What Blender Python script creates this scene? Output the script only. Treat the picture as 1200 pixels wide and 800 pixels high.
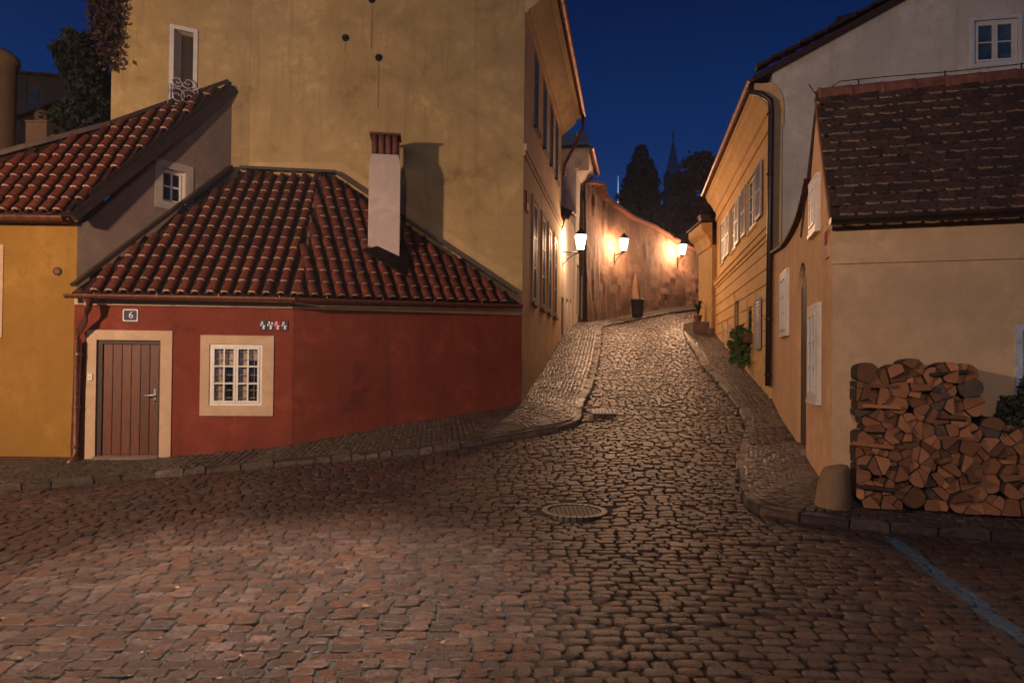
import bpy, math, random
import numpy as np
from mathutils import Vector, Matrix
random.seed(7); RNG = np.random.default_rng(7)
for o in list(bpy.data.objects): bpy.data.objects.remove(o)
SC = bpy.context.scene; COL = SC.collection
# ------------------------------------------------------------------ camera
EYE = 1.5; F = 762.0; U0 = 600.0; V0 = 422.0
PITCH = math.radians(0.6); ROLL = math.radians(0.6)
FWD = Vector((0, math.cos(PITCH), math.sin(PITCH)))
r0 = Vector((1, 0, 0)); u0 = r0.cross(FWD)
RT = (r0*math.cos(ROLL) + u0*math.sin(ROLL)).normalized()
UP = RT.cross(FWD).normalized()
CAMP = Vector((0, 0, EYE))
cam = bpy.data.cameras.new('camera'); camo = bpy.data.objects.new('camera', cam); COL.objects.link(camo)
cam.sensor_width = 36; cam.sensor_fit = 'HORIZONTAL'; cam.lens = F/1200*36
cam.shift_y = (V0-400)/1200; cam.clip_start = 0.05; cam.clip_end = 2000
camo.matrix_world = Matrix(((RT.x, UP.x, -FWD.x, 0), (RT.y, UP.y, -FWD.y, 0), (RT.z, UP.z, -FWD.z, EYE), (0, 0, 0, 1)))
SC.camera = camo
# ------------------------------------------------------------------ night sky, exposure
W = bpy.data.worlds.new('World'); SC.world = W; W.use_nodes = True
wn = W.node_tree.nodes; wl = W.node_tree.links
bg = wn['Background']
tcw = wn.new('ShaderNodeTexCoord'); sx = wn.new('ShaderNodeSeparateXYZ'); rmp = wn.new('ShaderNodeValToRGB')
wl.new(tcw.outputs['Generated'], sx.inputs[0]); wl.new(sx.outputs['Z'], rmp.inputs[0]); wl.new(rmp.outputs[0], bg.inputs[0])
els = rmp.color_ramp.elements
els[0].position = 0.0; els[0].color = (0.018, 0.062, 0.165, 1)
els[1].position = 1.0; els[1].color = (0.0007, 0.0045, 0.022, 1)
for p, c in ((0.16, (0.006, 0.046, 0.165, 1)), (0.30, (0.001, 0.021, 0.105, 1)), (0.48, (0.0004, 0.010, 0.056, 1))):
    e = els.new(p); e.color = c
bg.inputs[1].default_value = 1.0
SC.view_settings.view_transform = 'Standard'; SC.view_settings.look = 'None'
SC.view_settings.gamma = 1; SC.view_settings.exposure = 0.12
try:
    SC.cycles.use_denoising = True; SC.cycles.denoiser = 'OPENIMAGEDENOISE'
    SC.cycles.sample_clamp_indirect = 4.0; SC.cycles.caustics_reflective = False; SC.cycles.caustics_refractive = False
    SC.cycles.max_bounces = 6
except Exception: pass
# the moon: a very weak cool sun
ml = bpy.data.lights.new('moon', 'SUN'); ml.energy = 0.06; ml.color = (0.55, 0.7, 1.0); ml.angle = math.radians(3)
mo = bpy.data.objects.new('moon', ml); COL.objects.link(mo); mo.rotation_euler = (math.radians(48), 0, math.radians(-28))

# ------------------------------------------------------------------ picture-to-place measuring
def ray(u, v): return FWD + RT*((u-U0)/F) + UP*((V0-v)/F)
def pix(u, v, Y):
    d = ray(u, v); return CAMP + d*(Y/d.y)
class Wall:
    """vertical plane frame: t along A->B, o outward (towards the street), z up"""
    def __init__(s, A, B):
        s.A = Vector((A[0], A[1], 0)); s.B = Vector((B[0], B[1], 0)); d = s.B-s.A; s.L = d.length; s.d = d.normalized()
        s.n = Vector((s.d.y, -s.d.x, 0))
    def P(s, t, o, z): return s.A + s.d*t + s.n*o + Vector((0, 0, z))
    def hit(s, u, v, o=0.0):
        d = ray(u, v); p0 = s.A + s.n*o
        k = (p0-CAMP).dot(s.n)/d.dot(s.n); p = CAMP + d*k
        return (p-p0).dot(s.d), p.z
    def t_u(s, u, v=430): return s.hit(u, v)[0]
def hit_plane(u, v, p0, n):
    d = ray(u, v); return CAMP + d*((p0-CAMP).dot(n)/d.dot(n))
def lerp_tab(tab, x):
    if x <= tab[0][0]: return tab[0][1]
    for (a, za), (b, zb) in zip(tab, tab[1:]):
        if x <= b: return za + (zb-za)*(x-a)/(b-a)
    return tab[-1][1]
RTAB = [(4, -.04), (5.5, -.03), (6.5, .01), (7.3, .08), (8.2, .19), (9.5, .39), (11.1, .58), (12.5, .88), (14.5, 1.26), (17, 1.76), (19, 2.2), (21, 2.6), (24, 3.02), (26, 3.28), (28, 3.68), (31, 4.35), (34, 4.85), (40, 5.4), (60, 5.9), (120, 6)]
def G(x, y):
    q = y - 0.52*max(0, 1.5-x)
    low = min(.11, .045*max(0, -3.2-x)) if y < 14 else 0
    return (lerp_tab(RTAB, q-.35) + 2*lerp_tab(RTAB, q) + lerp_tab(RTAB, q+.35))/4 - low
# ------------------------------------------------------------------ materials
MATS = {}
def nt(name):
    m = bpy.data.materials.new(name); m.use_nodes = True
    return m, m.node_tree.nodes, m.node_tree.links, m.node_tree.nodes['Principled BSDF']
def rgba(c): return (c[0], c[1], c[2], 1)
def mixc(n, l, fac, a, b, mode='MIX'):
    x = n.new('ShaderNodeMix'); x.data_type = 'RGBA'; x.blend_type = mode
    for s, v in ((x.inputs[0], fac), (x.inputs[6], a), (x.inputs[7], b)):
        if hasattr(v, 'is_linked'): l.new(v, s)
        else: s.default_value = v
    return x.outputs[2]
def noise(n, l, vec, scale, detail=6, rough=.6, dist=0):
    x = n.new('ShaderNodeTexNoise'); x.inputs['Scale'].default_value = scale; x.inputs['Detail'].default_value = detail
    x.inputs['Roughness'].default_value = rough; x.inputs['Distortion'].default_value = dist
    if vec is not None: l.new(vec, x.inputs['Vector'])
    return x.outputs[0]
def ramp(n, l, src, stops):
    r = n.new('ShaderNodeValToRGB'); l.new(src, r.inputs[0]); e = r.color_ramp.elements
    e[0].position, e[0].color = stops[0][0], rgba(stops[0][1]) if isinstance(stops[0][1], tuple) else rgba((stops[0][1],)*3)
    e[1].position, e[1].color = stops[-1][0], rgba(stops[-1][1]) if isinstance(stops[-1][1], tuple) else rgba((stops[-1][1],)*3)
    for p, c in stops[1:-1]:
        q = e.new(p); q.color = rgba(c) if isinstance(c, tuple) else rgba((c,)*3)
    return r.outputs[0]
def pos(n, l, sc=(1, 1, 1), obj=False):
    if obj: s = n.new('ShaderNodeTexCoord').outputs['Object']
    else: s = n.new('ShaderNodeNewGeometry').outputs['Position']
    m = n.new('ShaderNodeMapping'); m.inputs['Scale'].default_value = sc; l.new(s, m.inputs[0]); return m.outputs[0]
def bump(n, l, b, h, strength, dist):
    x = n.new('ShaderNodeBump'); x.inputs['Strength'].default_value = strength; x.inputs['Distance'].default_value = dist
    l.new(h, x.inputs['Height']); l.new(x.outputs[0], b.inputs['Normal'])
def plaster(name, c, dirt=.35, tone=.25, bumpy=.25, drips=.25, rough=.9):
    if name in MATS: return MATS[name]
    m, n, l, b = nt(name)
    p = pos(n, l); big = noise(n, l, p, .9, 8, .62, .6); mid = noise(n, l, p, 5, 8, .65, .3); fine = noise(n, l, p, 60, 4, .6)
    pd = pos(n, l, (3.2, 3.2, .22)); drip = noise(n, l, pd, 1.6, 6, .7, .2)
    dark = tuple(x*(1-dirt) for x in c); light = tuple(min(1, x*(1+tone)+.015) for x in c)
    c1 = mixc(n, l, ramp(n, l, big, [(.32, 0.), (.68, 1.)]), rgba(dark), rgba(light))
    c2 = mixc(n, l, ramp(n, l, mid, [(.38, 0.), (.62, 1.)]), rgba(tuple(x*.86 for x in c)), c1)
    c3 = mixc(n, l, ramp(n, l, drip, [(.52, 0.), (.75, drips)]), c2, rgba((c[0]*.42, c[1]*.42, c[2]*.45)))
    l.new(c3, b.inputs['Base Color']); b.inputs['Roughness'].default_value = rough
    a = n.new('ShaderNodeMath'); a.operation = 'MULTIPLY_ADD'; l.new(fine, a.inputs[0]); a.inputs[1].default_value = .25; l.new(mid, a.inputs[2])
    bump(n, l, b, a.outputs[0], bumpy, .03)
    MATS[name] = m; return m
def simple(name, c, rough=.6, metal=0, var=.25, scale=12, bumpy=.1, sc=(1, 1, 1), c2=None, spec=None, obj=False):
    if name in MATS: return MATS[name]
    m, n, l, b = nt(name)
    p = pos(n, l, sc, obj); f = noise(n, l, p, scale, 6, .62, .2)
    oi = n.new('ShaderNodeObjectInfo')
    cc = mixc(n, l, ramp(n, l, f, [(.35, 0.), (.65, 1.)]), rgba(tuple(x*(1-var) for x in c)), rgba(c2 if c2 else tuple(min(1, x*(1+var)) for x in c)))
    hs = n.new('ShaderNodeHueSaturation'); l.new(cc, hs.inputs['Color'])
    mr = n.new('ShaderNodeMapRange'); l.new(oi.outputs['Random'], mr.inputs[0]); mr.inputs[3].default_value = 1-var*.7; mr.inputs[4].default_value = 1+var*.7
    l.new(mr.outputs[0], hs.inputs['Value']); l.new(hs.outputs[0], b.inputs['Base Color'])
    b.inputs['Roughness'].default_value = rough; b.inputs['Metallic'].default_value = metal
    if spec is not None: b.inputs['Specular IOR Level'].default_value = spec
    if bumpy: bump(n, l, b, f, bumpy, .02)
    MATS[name] = m; return m
_a = hit_plane(1047, 630, Vector((0, 0, .0)), Vector((0, 0, 1))); _b = hit_plane(1225, 768, Vector((0, 0, -.03)), Vector((0, 0, 1))); _d = Vector((_b.x-_a.x, _b.y-_a.y)).normalized()
PLINE = (_d.y, -_d.x, _a.x*_d.y-_a.y*_d.x)
def stone_mat(name, ca, cb, cc_, rough=.42, paint=None, nscale=18, moss=0.0, coat=.12, crough=.26):
    m, n, l, b = nt(name); b.inputs['Coat Weight'].default_value = coat; b.inputs['Coat Roughness'].default_value = crough
    at = n.new('ShaderNodeAttribute'); at.attribute_name = 'tint'; oi = n.new('ShaderNodeObjectInfo')
    ad = n.new('ShaderNodeMath'); ad.operation = 'ADD'; l.new(at.outputs['Fac'], ad.inputs[0]); l.new(oi.outputs['Random'], ad.inputs[1])
    fr = n.new('ShaderNodeMath'); fr.operation = 'FRACT'; l.new(ad.outputs[0], fr.inputs[0])
    base = ramp(n, l, fr.outputs[0], [(0, ca), (.14, tuple(x*.55 for x in cb)), (.28, (ca[0]*1.25, ca[1]*.95, ca[2]*.7)), (.42, cb), (.56, cc_), (.68, (cb[0]*.9, cb[1]*.9, cb[2]*1.25)), (.80, tuple(x*.7 for x in ca)), (.9, (cc_[0]*1.15, cc_[1]*1.15, cc_[2]*1.2)), (1, ca)])
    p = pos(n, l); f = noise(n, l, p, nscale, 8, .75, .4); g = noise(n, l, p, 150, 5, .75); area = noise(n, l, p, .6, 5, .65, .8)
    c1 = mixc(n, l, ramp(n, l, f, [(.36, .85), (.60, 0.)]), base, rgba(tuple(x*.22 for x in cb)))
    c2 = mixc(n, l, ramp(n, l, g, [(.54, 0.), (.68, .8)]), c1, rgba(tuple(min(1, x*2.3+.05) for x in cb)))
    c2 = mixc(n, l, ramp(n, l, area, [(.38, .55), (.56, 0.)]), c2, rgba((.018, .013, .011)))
    if moss:
        mo_ = noise(n, l, p, 3, 6, .6); c2 = mixc(n, l, ramp(n, l, mo_, [(.5, 0.), (.68, moss)]), c2, rgba((.06, .05, .012)))
    if paint:
        w = noise(n, l, p, 26, 7, .75); wear = ramp(n, l, w, [(.40, 0.), (.52, .9)])
        dt_ = n.new('ShaderNodeVectorMath'); dt_.operation = 'DOT_PRODUCT'; l.new(p, dt_.inputs[0]); dt_.inputs[1].default_value = (PLINE[0], PLINE[1], 0)
        sb = n.new('ShaderNodeMath'); sb.operation = 'SUBTRACT'; l.new(dt_.outputs['Value'], sb.inputs[0]); sb.inputs[1].default_value = PLINE[2]
        ab = n.new('ShaderNodeMath'); ab.operation = 'ABSOLUTE'; l.new(sb.outputs[0], ab.inputs[0])
        lt = n.new('ShaderNodeMath'); lt.operation = 'LESS_THAN'; l.new(ab.outputs[0], lt.inputs[0]); lt.inputs[1].default_value = .062
        mu = n.new('ShaderNodeMath'); mu.operation = 'MULTIPLY'; l.new(lt.outputs[0], mu.inputs[0]); l.new(wear, mu.inputs[1])
        c2 = mixc(n, l, mu.outputs[0], c2, rgba(paint))
    l.new(c2, b.inputs['Base Color'])
    rr = n.new('ShaderNodeMapRange'); l.new(f, rr.inputs[0]); rr.inputs[3].default_value = rough-.20; rr.inputs[4].default_value = rough+.24; rr.inputs[1].default_value = .3; rr.inputs[2].default_value = .7
    l.new(rr.outputs[0], b.inputs['Roughness'])
    a = n.new('ShaderNodeMath'); a.operation = 'MULTIPLY_ADD'; l.new(g, a.inputs[0]); a.inputs[1].default_value = .35; l.new(f, a.inputs[2])
    bump(n, l, b, a.outputs[0], 1.0, .035)
    MATS[name] = m; return m
def emis(name, c, s):
    m, n, l, b = nt(name); b.inputs['Base Color'].default_value = rgba(c); b.inputs['Emission Color'].default_value = rgba(c)
    b.inputs['Emission Strength'].default_value = s; MATS[name] = m; return m
def leafm(name, c, c2, tr=.0):
    m, n, l, b = nt(name); at = n.new('ShaderNodeAttribute'); at.attribute_name = 'tint'
    l.new(ramp(n, l, at.outputs['Fac'], [(0, c), (1, c2)]), b.inputs['Base Color']); b.inputs['Roughness'].default_value = .75
    MATS[name] = m; return m

M_TALL = plaster('tall_yellow_plaster', (.54, .375, .16), .50, .30, .4, .5)
M_TALLS = plaster('tall_street_plaster', (.56, .39, .19), .32, .2, .3, .4)
M_RED = plaster('red_plaster', (.215, .033, .013), .5, .25, .3, .5)
M_LEFTY = plaster('deep_yellow_plaster', (.33, .165, .022), .25, .12, .2, .15)
M_PURP = plaster('mauve_plaster', (.235, .165, .135), .30, .2, .3, .2)
M_CREAM = plaster('cream_trim', (.58, .40, .26), .15, .12, .15, .1)
M_WHITEG = plaster('grey_white_gable_plaster', (.72, .64, .52), .34, .2, .3, .45)
M_ORANGE = plaster('orange_plaster', (.74, .43, .215), .18, .15, .2, .12)
M_RFRONT = plaster('tan_front_plaster', (.70, .47, .265), .22, .12, .2, .15)
M_OCHRE = plaster('ochre_plaster', (.80, .50, .21), .15, .12, .15, .12)
M_WHITE = plaster('white_plaster', (.58, .50, .42), .25, .15, .2, .25)
M_GARDEN = plaster('rough_garden_plaster', (.17, .085, .05), .6, .5, 1.0, .8)
M_DARKW = plaster('dark_house_plaster', (.06, .045, .045), .3, .2, .3, .3)
M_FARR = plaster('mauve_far_plaster', (.22, .14, .12), .3, .2, .4, .3)
M_PLINTH = plaster('brown_plinth', (.10, .055, .035), .3, .2, .4, .3)
M_CHIM = plaster('chimney_plaster', (.62, .50, .44), .22, .15, .25, .3)
M_COPPER = simple('copper_brown', (.21, .085, .055), .42, .6, .3, 14, .05)
M_DKMETAL = simple('dark_brown_metal', (.052, .032, .028), .42, .5, .25, 10, .05)
M_WOODD = simple('door_oak', (.13, .044, .022), .5, 0, .3, 9, .25, (9, 9, .6))
M_DKWOOD = simple('dark_wood', (.05, .028, .02), .6, 0, .3, 9, .25, (6, 6, .8))
M_WHITEP = simple('white_paint', (.72, .68, .62), .45, 0, .08, 8, .03)
M_GREYP = simple('pale_grey_shutter_paint', (.42, .38, .35), .5, 0, .1, 8, .03)
M_GREENP = simple('grey_blue_paint', (.13, .17, .17), .45, 0, .12, 8, .03)
M_GLASS = simple('dark_window_glass', (.012, .014, .02), .06, 0, .1, 2, 0)
def clear_glass():
    m, n, l, b = nt('clear_window_glass'); t = n.new('ShaderNodeBsdfTransparent'); g = n.new('ShaderNodeBsdfGlossy'); g.inputs['Roughness'].default_value = .03
    fz = n.new('ShaderNodeFresnel'); fz.inputs[0].default_value = 1.6; mx = n.new('ShaderNodeMixShader'); l.new(fz.outputs[0], mx.inputs[0]); l.new(t.outputs[0], mx.inputs[1]); l.new(g.outputs[0], mx.inputs[2])
    l.new(mx.outputs[0], n['Material Output'].inputs['Surface']); n.remove(b); return m
M_CLEAR = clear_glass()
M_GLASSB = simple('curtained_glass', (.05, .09, .13), .10, 0, .5, 3, 0)
M_CURT = simple('pale_curtain', (.30, .38, .42), .8, 0, .2, 20, .2, (4, 4, .5))
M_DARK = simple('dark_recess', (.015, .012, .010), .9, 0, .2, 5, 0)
M_STEEL = simple('steel', (.45, .42, .40), .3, .9, .1, 20, 0)
M_IRON = simple('wrought_iron', (.03, .028, .027), .5, .6, .2, 20, .05)
M_IRONP = simple('pale_wrought_iron', (.38, .34, .32), .5, .2, .2, 20, .05)
M_TILE = simple('clay_roof_tile', (.125, .030, .016), .55, 0, .5, 16, .3, obj=True)
M_PAN = simple('dark_pan_tile', (.045, .014, .010), .7, 0, .35, 12, .2)
M_MORT = simple('tile_mortar', (.36, .235, .17), .9, 0, .3, 30, .3)
M_FLAT = simple('weathered_flat_tile', (.050, .026, .019), .8, 0, .5, 22, .5)
M_MOSSE = simple('lichen_edge', (.26, .17, .10), .9, 0, .5, 40, .4)
M_RIDGE = simple('ridge_tile_clay', (.17, .062, .040), .7, 0, .3, 14, .3)
M_BARK = simple('firewood_bark', (.055, .034, .025), .9, 0, .4, 25, .7)
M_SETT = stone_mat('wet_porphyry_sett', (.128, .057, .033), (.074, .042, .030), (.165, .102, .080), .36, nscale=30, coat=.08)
M_PAINTED = stone_mat('blue_painted_sett', (.10, .07, .06), (.08, .06, .05), (.12, .08, .07), .45, paint=(.06, .17, .30))
M_MOSA = stone_mat('mosaic_sett', (.13, .085, .068), (.09, .062, .05), (.17, .125, .10), .36, coat=.5, crough=.3)
M_MOSM = stone_mat('mossy_mosaic_sett', (.15, .11, .075), (.11, .08, .055), (.18, .14, .10), .45, moss=.6)
M_KERB = stone_mat('granite_kerb', (.20, .14, .11), (.17, .12, .095), (.24, .18, .15), .45, moss=.55)
def ground_mat():
    m, n, l, b = nt('joint_gravel')
    p = pos(n, l); f = noise(n, l, p, 45, 6, .8); g = noise(n, l, p, 1.2, 5, .6); v = n.new('ShaderNodeTexVoronoi'); v.inputs['Scale'].default_value = 95; l.new(p, v.inputs['Vector'])
    c = mixc(n, l, ramp(n, l, f, [(.35, 0.), (.7, 1.)]), rgba((.008, .006, .005)), rgba((.06, .052, .048)))
    c = mixc(n, l, ramp(n, l, v.outputs['Distance'], [(.1, .8), (.5, 0.)]), c, rgba((.11, .09, .08)))
    c = mixc(n, l, ramp(n, l, g, [(.45, 0.), (.7, .6)]), c, rgba((.03, .028, .01)))
    l.new(c, b.inputs['Base Color']); b.inputs['Roughness'].default_value = .85
    bump(n, l, b, f, .8, .02); return m
M_JOINT = ground_mat()
def cutwood():
    m, n, l, b = nt('cut_firewood')
    p = pos(n, l, obj=True); oi = n.new('ShaderNodeObjectInfo')
    w = n.new('ShaderNodeTexWave'); w.wave_type = 'RINGS'; w.rings_direction = 'Y'; w.inputs['Scale'].default_value = 26; w.inputs['Distortion'].default_value = 3; w.inputs['Detail'].default_value = 3
    l.new(p, w.inputs['Vector']); f = noise(n, l, p, 14, 7, .7)
    c = mixc(n, l, f, rgba((.24, .085, .032)), rgba((.60, .27, .12)))
    wm = n.new('ShaderNodeMath'); wm.operation = 'MULTIPLY'; l.new(w.outputs['Fac'], wm.inputs[0]); wm.inputs[1].default_value = .5
    c = mixc(n, l, wm.outputs[0], c, rgba((.20, .075, .035)))
    hs = n.new('ShaderNodeHueSaturation'); l.new(c, hs.inputs['Color'])
    mr = n.new('ShaderNodeMapRange'); l.new(oi.outputs['Random'], mr.inputs[0]); mr.inputs[3].default_value = .38; mr.inputs[4].default_value = 1.3
    l.new(mr.outputs[0], hs.inputs['Value']); l.new(hs.outputs[0], b.inputs['Base Color']); b.inputs['Roughness'].default_value = .8
    bump(n, l, b, f, .3, .01); return m
M_CUT = cutwood()
def lampglass():
    m, n, l, b = nt('lit_lamp_glass'); out = n['Material Output']
    e = n.new('ShaderNodeEmission'); e.inputs[0].default_value = (1.0, .80, .62, 1); e.inputs[1].default_value = 22
    t = n.new('ShaderNodeBsdfTransparent'); mx = n.new('ShaderNodeMixShader'); mx.inputs[0].default_value = .25
    l.new(t.outputs[0], mx.inputs[1]); l.new(e.outputs[0], mx.inputs[2]); l.new(mx.outputs[0], out.inputs['Surface']); n.remove(b); return m
M_LAMP = lampglass()
M_NAVY = simple('navy_enamel', (.006, .012, .05), .6, 0, .1, 8, 0)
M_REDEN = simple('red_enamel', (.30, .015, .02), .8, 0, .1, 8, 0)
M_LETTER = simple('white_enamel', (.7, .7, .72), .7, 0, .04, 8, 0)
M_BIN = simple('blue_grey_bin_metal', (.05, .065, .085), .35, .5, .15, 10, 0)
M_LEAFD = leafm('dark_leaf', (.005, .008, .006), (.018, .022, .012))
M_LEAFG = leafm('green_leaf', (.05, .09, .02), (.13, .20, .04))
M_LEAFI = leafm('ivy_autumn_leaf', (.022, .014, .013), (.055, .024, .02))
M_LEAFT = leafm('tree_leaf', (.09, .055, .045), (.28, .16, .12))
M_NEED = leafm('conifer_needles', (.05, .048, .045), (.17, .125, .10))
M_TRUNK = simple('tree_bark', (.05, .035, .028), .9, 0, .3, 12, .5)
M_FLOW = simple('dark_pink_flower', (.30, .05, .08), .7, 0, .3, 8, 0)
M_SLATE = simple('steeple_slate', (.16, .20, .26), .6, .2, .2, 5, .1)
M_PALEST = simple('pale_tower_stone', (.6, .65, .7), .8, 0, .1, 1, 0)
M_CONC = plaster('grey_step_stone', (.20, .15, .13), .3, .2, .5, .3)

# ------------------------------------------------------------------ mesh helpers
class MB:
    def __init__(s): s.v = []; s.f = []; s.m = []
    def poly(s, pts, m=0):
        b = len(s.v); s.v += [tuple(p) for p in pts]; s.f.append(tuple(range(b, b+len(pts)))); s.m.append(m)
    def hexa(s, c, m=0):   # 8 corners: bottom 4 ccw, top 4 ccw
        b = len(s.v); s.v += [tuple(p) for p in c]
        for q in ((3, 2, 1, 0), (4, 5, 6, 7), (0, 1, 5, 4), (1, 2, 6, 5), (2, 3, 7, 6), (3, 0, 4, 7)):
            s.f.append(tuple(b+i for i in q)); s.m.append(m)
    def box(s, x0, x1, y0, y1, z0, z1, m=0):
        s.hexa([(x0, y0, z0), (x1, y0, z0), (x1, y1, z0), (x0, y1, z0), (x0, y0, z1), (x1, y0, z1), (x1, y1, z1), (x0, y1, z1)], m)
    def wbox(s, w, t0, t1, o0, o1, z0, z1, m=0):
        s.hexa([w.P(t0, o1, z0), w.P(t1, o1, z0), w.P(t1, o0, z0), w.P(t0, o0, z0), w.P(t0, o1, z1), w.P(t1, o1, z1), w.P(t1, o0, z1), w.P(t0, o0, z1)], m)
    def tube(s, pts, r, seg=8, m=0, cap=True):
        pts = [Vector(p) for p in pts]; rings = []
        rr = r if isinstance(r, (list, tuple)) else [r]*len(pts)
        for i, p in enumerate(pts):
            a = pts[max(0, i-1)]; b_ = pts[min(len(pts)-1, i+1)]; d = (b_-a).normalized()
            h = Vector((0, 0, 1)) if abs(d.z) < .9 else Vector((1, 0, 0))
            x = d.cross(h).normalized(); y = x.cross(d)
            base = len(s.v)
            for k in range(seg):
                an = 2*math.pi*k/seg; s.v.append(tuple(p + x*math.cos(an)*rr[i] + y*math.sin(an)*rr[i]))
            rings.append(base)
        for a, b_ in zip(rings, rings[1:]):
            for k in range(seg):
                k2 = (k+1) % seg; s.f.append((a+k, a+k2, b_+k2, b_+k)); s.m.append(m)
        if cap:
            s.f.append(tuple(rings[0]+k for k in range(seg))[::-1]); s.m.append(m); s.f.append(tuple(rings[-1]+k for k in range(seg))); s.m.append(m)
    def prism(s, a, b_, m=0, side=None):   # two matching rings
        n = len(a); base = len(s.v); s.v += [tuple(p) for p in a] + [tuple(p) for p in b_]
        s.f.append(tuple(range(base, base+n))); s.m.append(m); s.f.append(tuple(range(base+2*n-1, base+n-1, -1))); s.m.append(m if side is None else side)
        for k in range(n):
            k2 = (k+1) % n; s.f.append((base+k2, base+k, base+n+k, base+n+k2)); s.m.append(m if side is None else side)
    def lathe(s, c, prof, seg=16, m=0):
        s.tubeprof = None; rings = []
        for r, z in prof:
            base = len(s.v); rings.append(base)
            for k in range(seg):
                an = 2*math.pi*k/seg; s.v.append((c[0]+r*math.cos(an), c[1]+r*math.sin(an), c[2]+z))
        for a, b_ in zip(rings, rings[1:]):
            for k in range(seg):
                k2 = (k+1) % seg; s.f.append((a+k, a+k2, b_+k2, b_+k)); s.m.append(m)
        s.f.append(tuple(rings[0]+k for k in range(seg))[::-1]); s.m.append(m); s.f.append(tuple(rings[-1]+k for k in range(seg))); s.m.append(m)
    def mesh(s, name, mats, smooth=False):
        me = bpy.data.meshes.new(name); me.from_pydata(s.v, [], s.f)
        for m in (mats if isinstance(mats, (list, tuple)) else [mats]): me.materials.append(m)
        me.polygons.foreach_set('material_index', s.m)
        if smooth: me.polygons.foreach_set('use_smooth', [True]*len(s.f))
        me.update(); return me
    def build(s, name, mats, parent=None, smooth=False):
        return link(name, s.mesh(name, mats, smooth), parent)
def link(name, me, parent=None, mw=None):
    o = bpy.data.objects.new(name, me); COL.objects.link(o)
    if parent is not None:
        o.parent = parent; o.matrix_parent_inverse = PM(parent)
    if mw is not None: o.matrix_basis = mw
    return o
def PM(p):
    m = Matrix.Identity(4)
    while p is not None:
        m = m @ Matrix.Identity(4)
        p = p.parent
    return m
def thing(name, label, cat, group=None, kind=None):   # Empty at the origin of its frame; children carry real coordinates
    o = bpy.data.objects.new(name, None); COL.objects.link(o); o['label'] = label
    if cat: o['category'] = cat
    if group: o['group'] = group
    if kind: o['kind'] = kind
    return o
def tag(o, label=None, cat=None, group=None, kind=None):
    if label: o['label'] = label
    if cat: o['category'] = cat
    if group: o['group'] = group
    if kind: o['kind'] = kind
    return o
def arrmesh(name, V, Fq, mats, tint=None, smooth=False, mi=None):
    me = bpy.data.meshes.new(name); me.from_pydata([], [], []) if False else None
    V = np.asarray(V, np.float32); Fq = np.asarray(Fq, np.int32); k = Fq.shape[1]
    me.vertices.add(len(V)); me.vertices.foreach_set('co', V.ravel())
    me.loops.add(Fq.size); me.loops.foreach_set('vertex_index', Fq.ravel())
    me.polygons.add(len(Fq)); me.polygons.foreach_set('loop_start', np.arange(len(Fq), dtype=np.int32)*k)
    for m in mats: me.materials.append(m)
    if mi is not None: me.polygons.foreach_set('material_index', mi)
    if smooth: me.polygons.foreach_set('use_smooth', np.ones(len(Fq), bool))
    me.update(calc_edges=True); me.validate()
    if tint is not None:
        a = me.attributes.new('tint', 'FLOAT', 'POINT'); a.data.foreach_set('value', np.asarray(tint, np.float32))
    return me
def inpoly(x, y, P):
    c = False; n = len(P); j = n-1
    for i in range(n):
        xi, yi = P[i]; xj, yj = P[j]
        if (yi > y) != (yj > y) and x < (xj-xi)*(y-yi)/(yj-yi)+xi: c = not c
        j = i
    return c
def resample(P, step):
    out = [Vector(P[0])]; 
    for a, b in zip(P, P[1:]):
        a = Vector(a); b = Vector(b); n = max(1, int(round((b-a).length/step)))
        for i in range(1, n+1): out.append(a.lerp(b, i/n))
    return out
def smooth_line(P, k=4):
    P = [Vector(p) for p in P]; out = []
    for i in range(len(P)-1):
        p0 = P[max(0, i-1)]; p1 = P[i]; p2 = P[i+1]; p3 = P[min(len(P)-1, i+2)]
        for j in range(k):
            t = j/k
            out.append(.5*((2*p1) + (p2-p0)*t + (2*p0-5*p1+4*p2-p3)*t*t + (3*p1-p0-3*p2+p3)*t**3))
    out.append(P[-1]); return out

# ------------------------------------------------------------------ plan of the place
P_a = pix(86, 430, 10.0); P_b = pix(343, 430, 10.25); P_c = pix(611, 430, 12.25)
WL1 = Wall((P_a.x, P_a.y), (P_b.x, P_b.y)); WL2 = Wall((P_b.x, P_b.y), (P_c.x, P_c.y))
CC = (.18, 12.33); C2 = (-5.01, 12.28); C3 = (-7.02, 11.26)
W2 = Wall(C2, CC); W3 = Wall(C3, C2)
DD = (CC[0]+.184*6.5, CC[1]+6.5)
def zk(z): return 1.5+(z-1.5)*1.09
WF = Wall(CC, DD)                                     # street facade of the tall house
LGa = (-6.76, 10.06); LGb = (-5.30, 12.13)
WG = Wall(LGa, LGb); WLF = Wall((-11.5, 10.0), LGa)    # left house: gable side and front
RA = (3.4, 6.9)
RB = (3.4+.282*5.4, 12.3)
WRS = Wall(RB, RA)                                    # right house, side wall on the street (B far -> A corner)
dl = math.hypot(1, .282); RE = (RA[0]+3.6/dl, RA[1]-.282*3.6/dl)
WRF = Wall(RA, RE)                                    # right house, front with the wood pile
OA = (4.90, 12.32); OB = (4.90+.184*8.0, 20.32)
WO = Wall(OB, OA)                                     # ochre house on the street
OE = (OA[0]+6.6, OA[1]-.184*6.6)
WOG = Wall(OA, OE)                                    # its pale gable end
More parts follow.
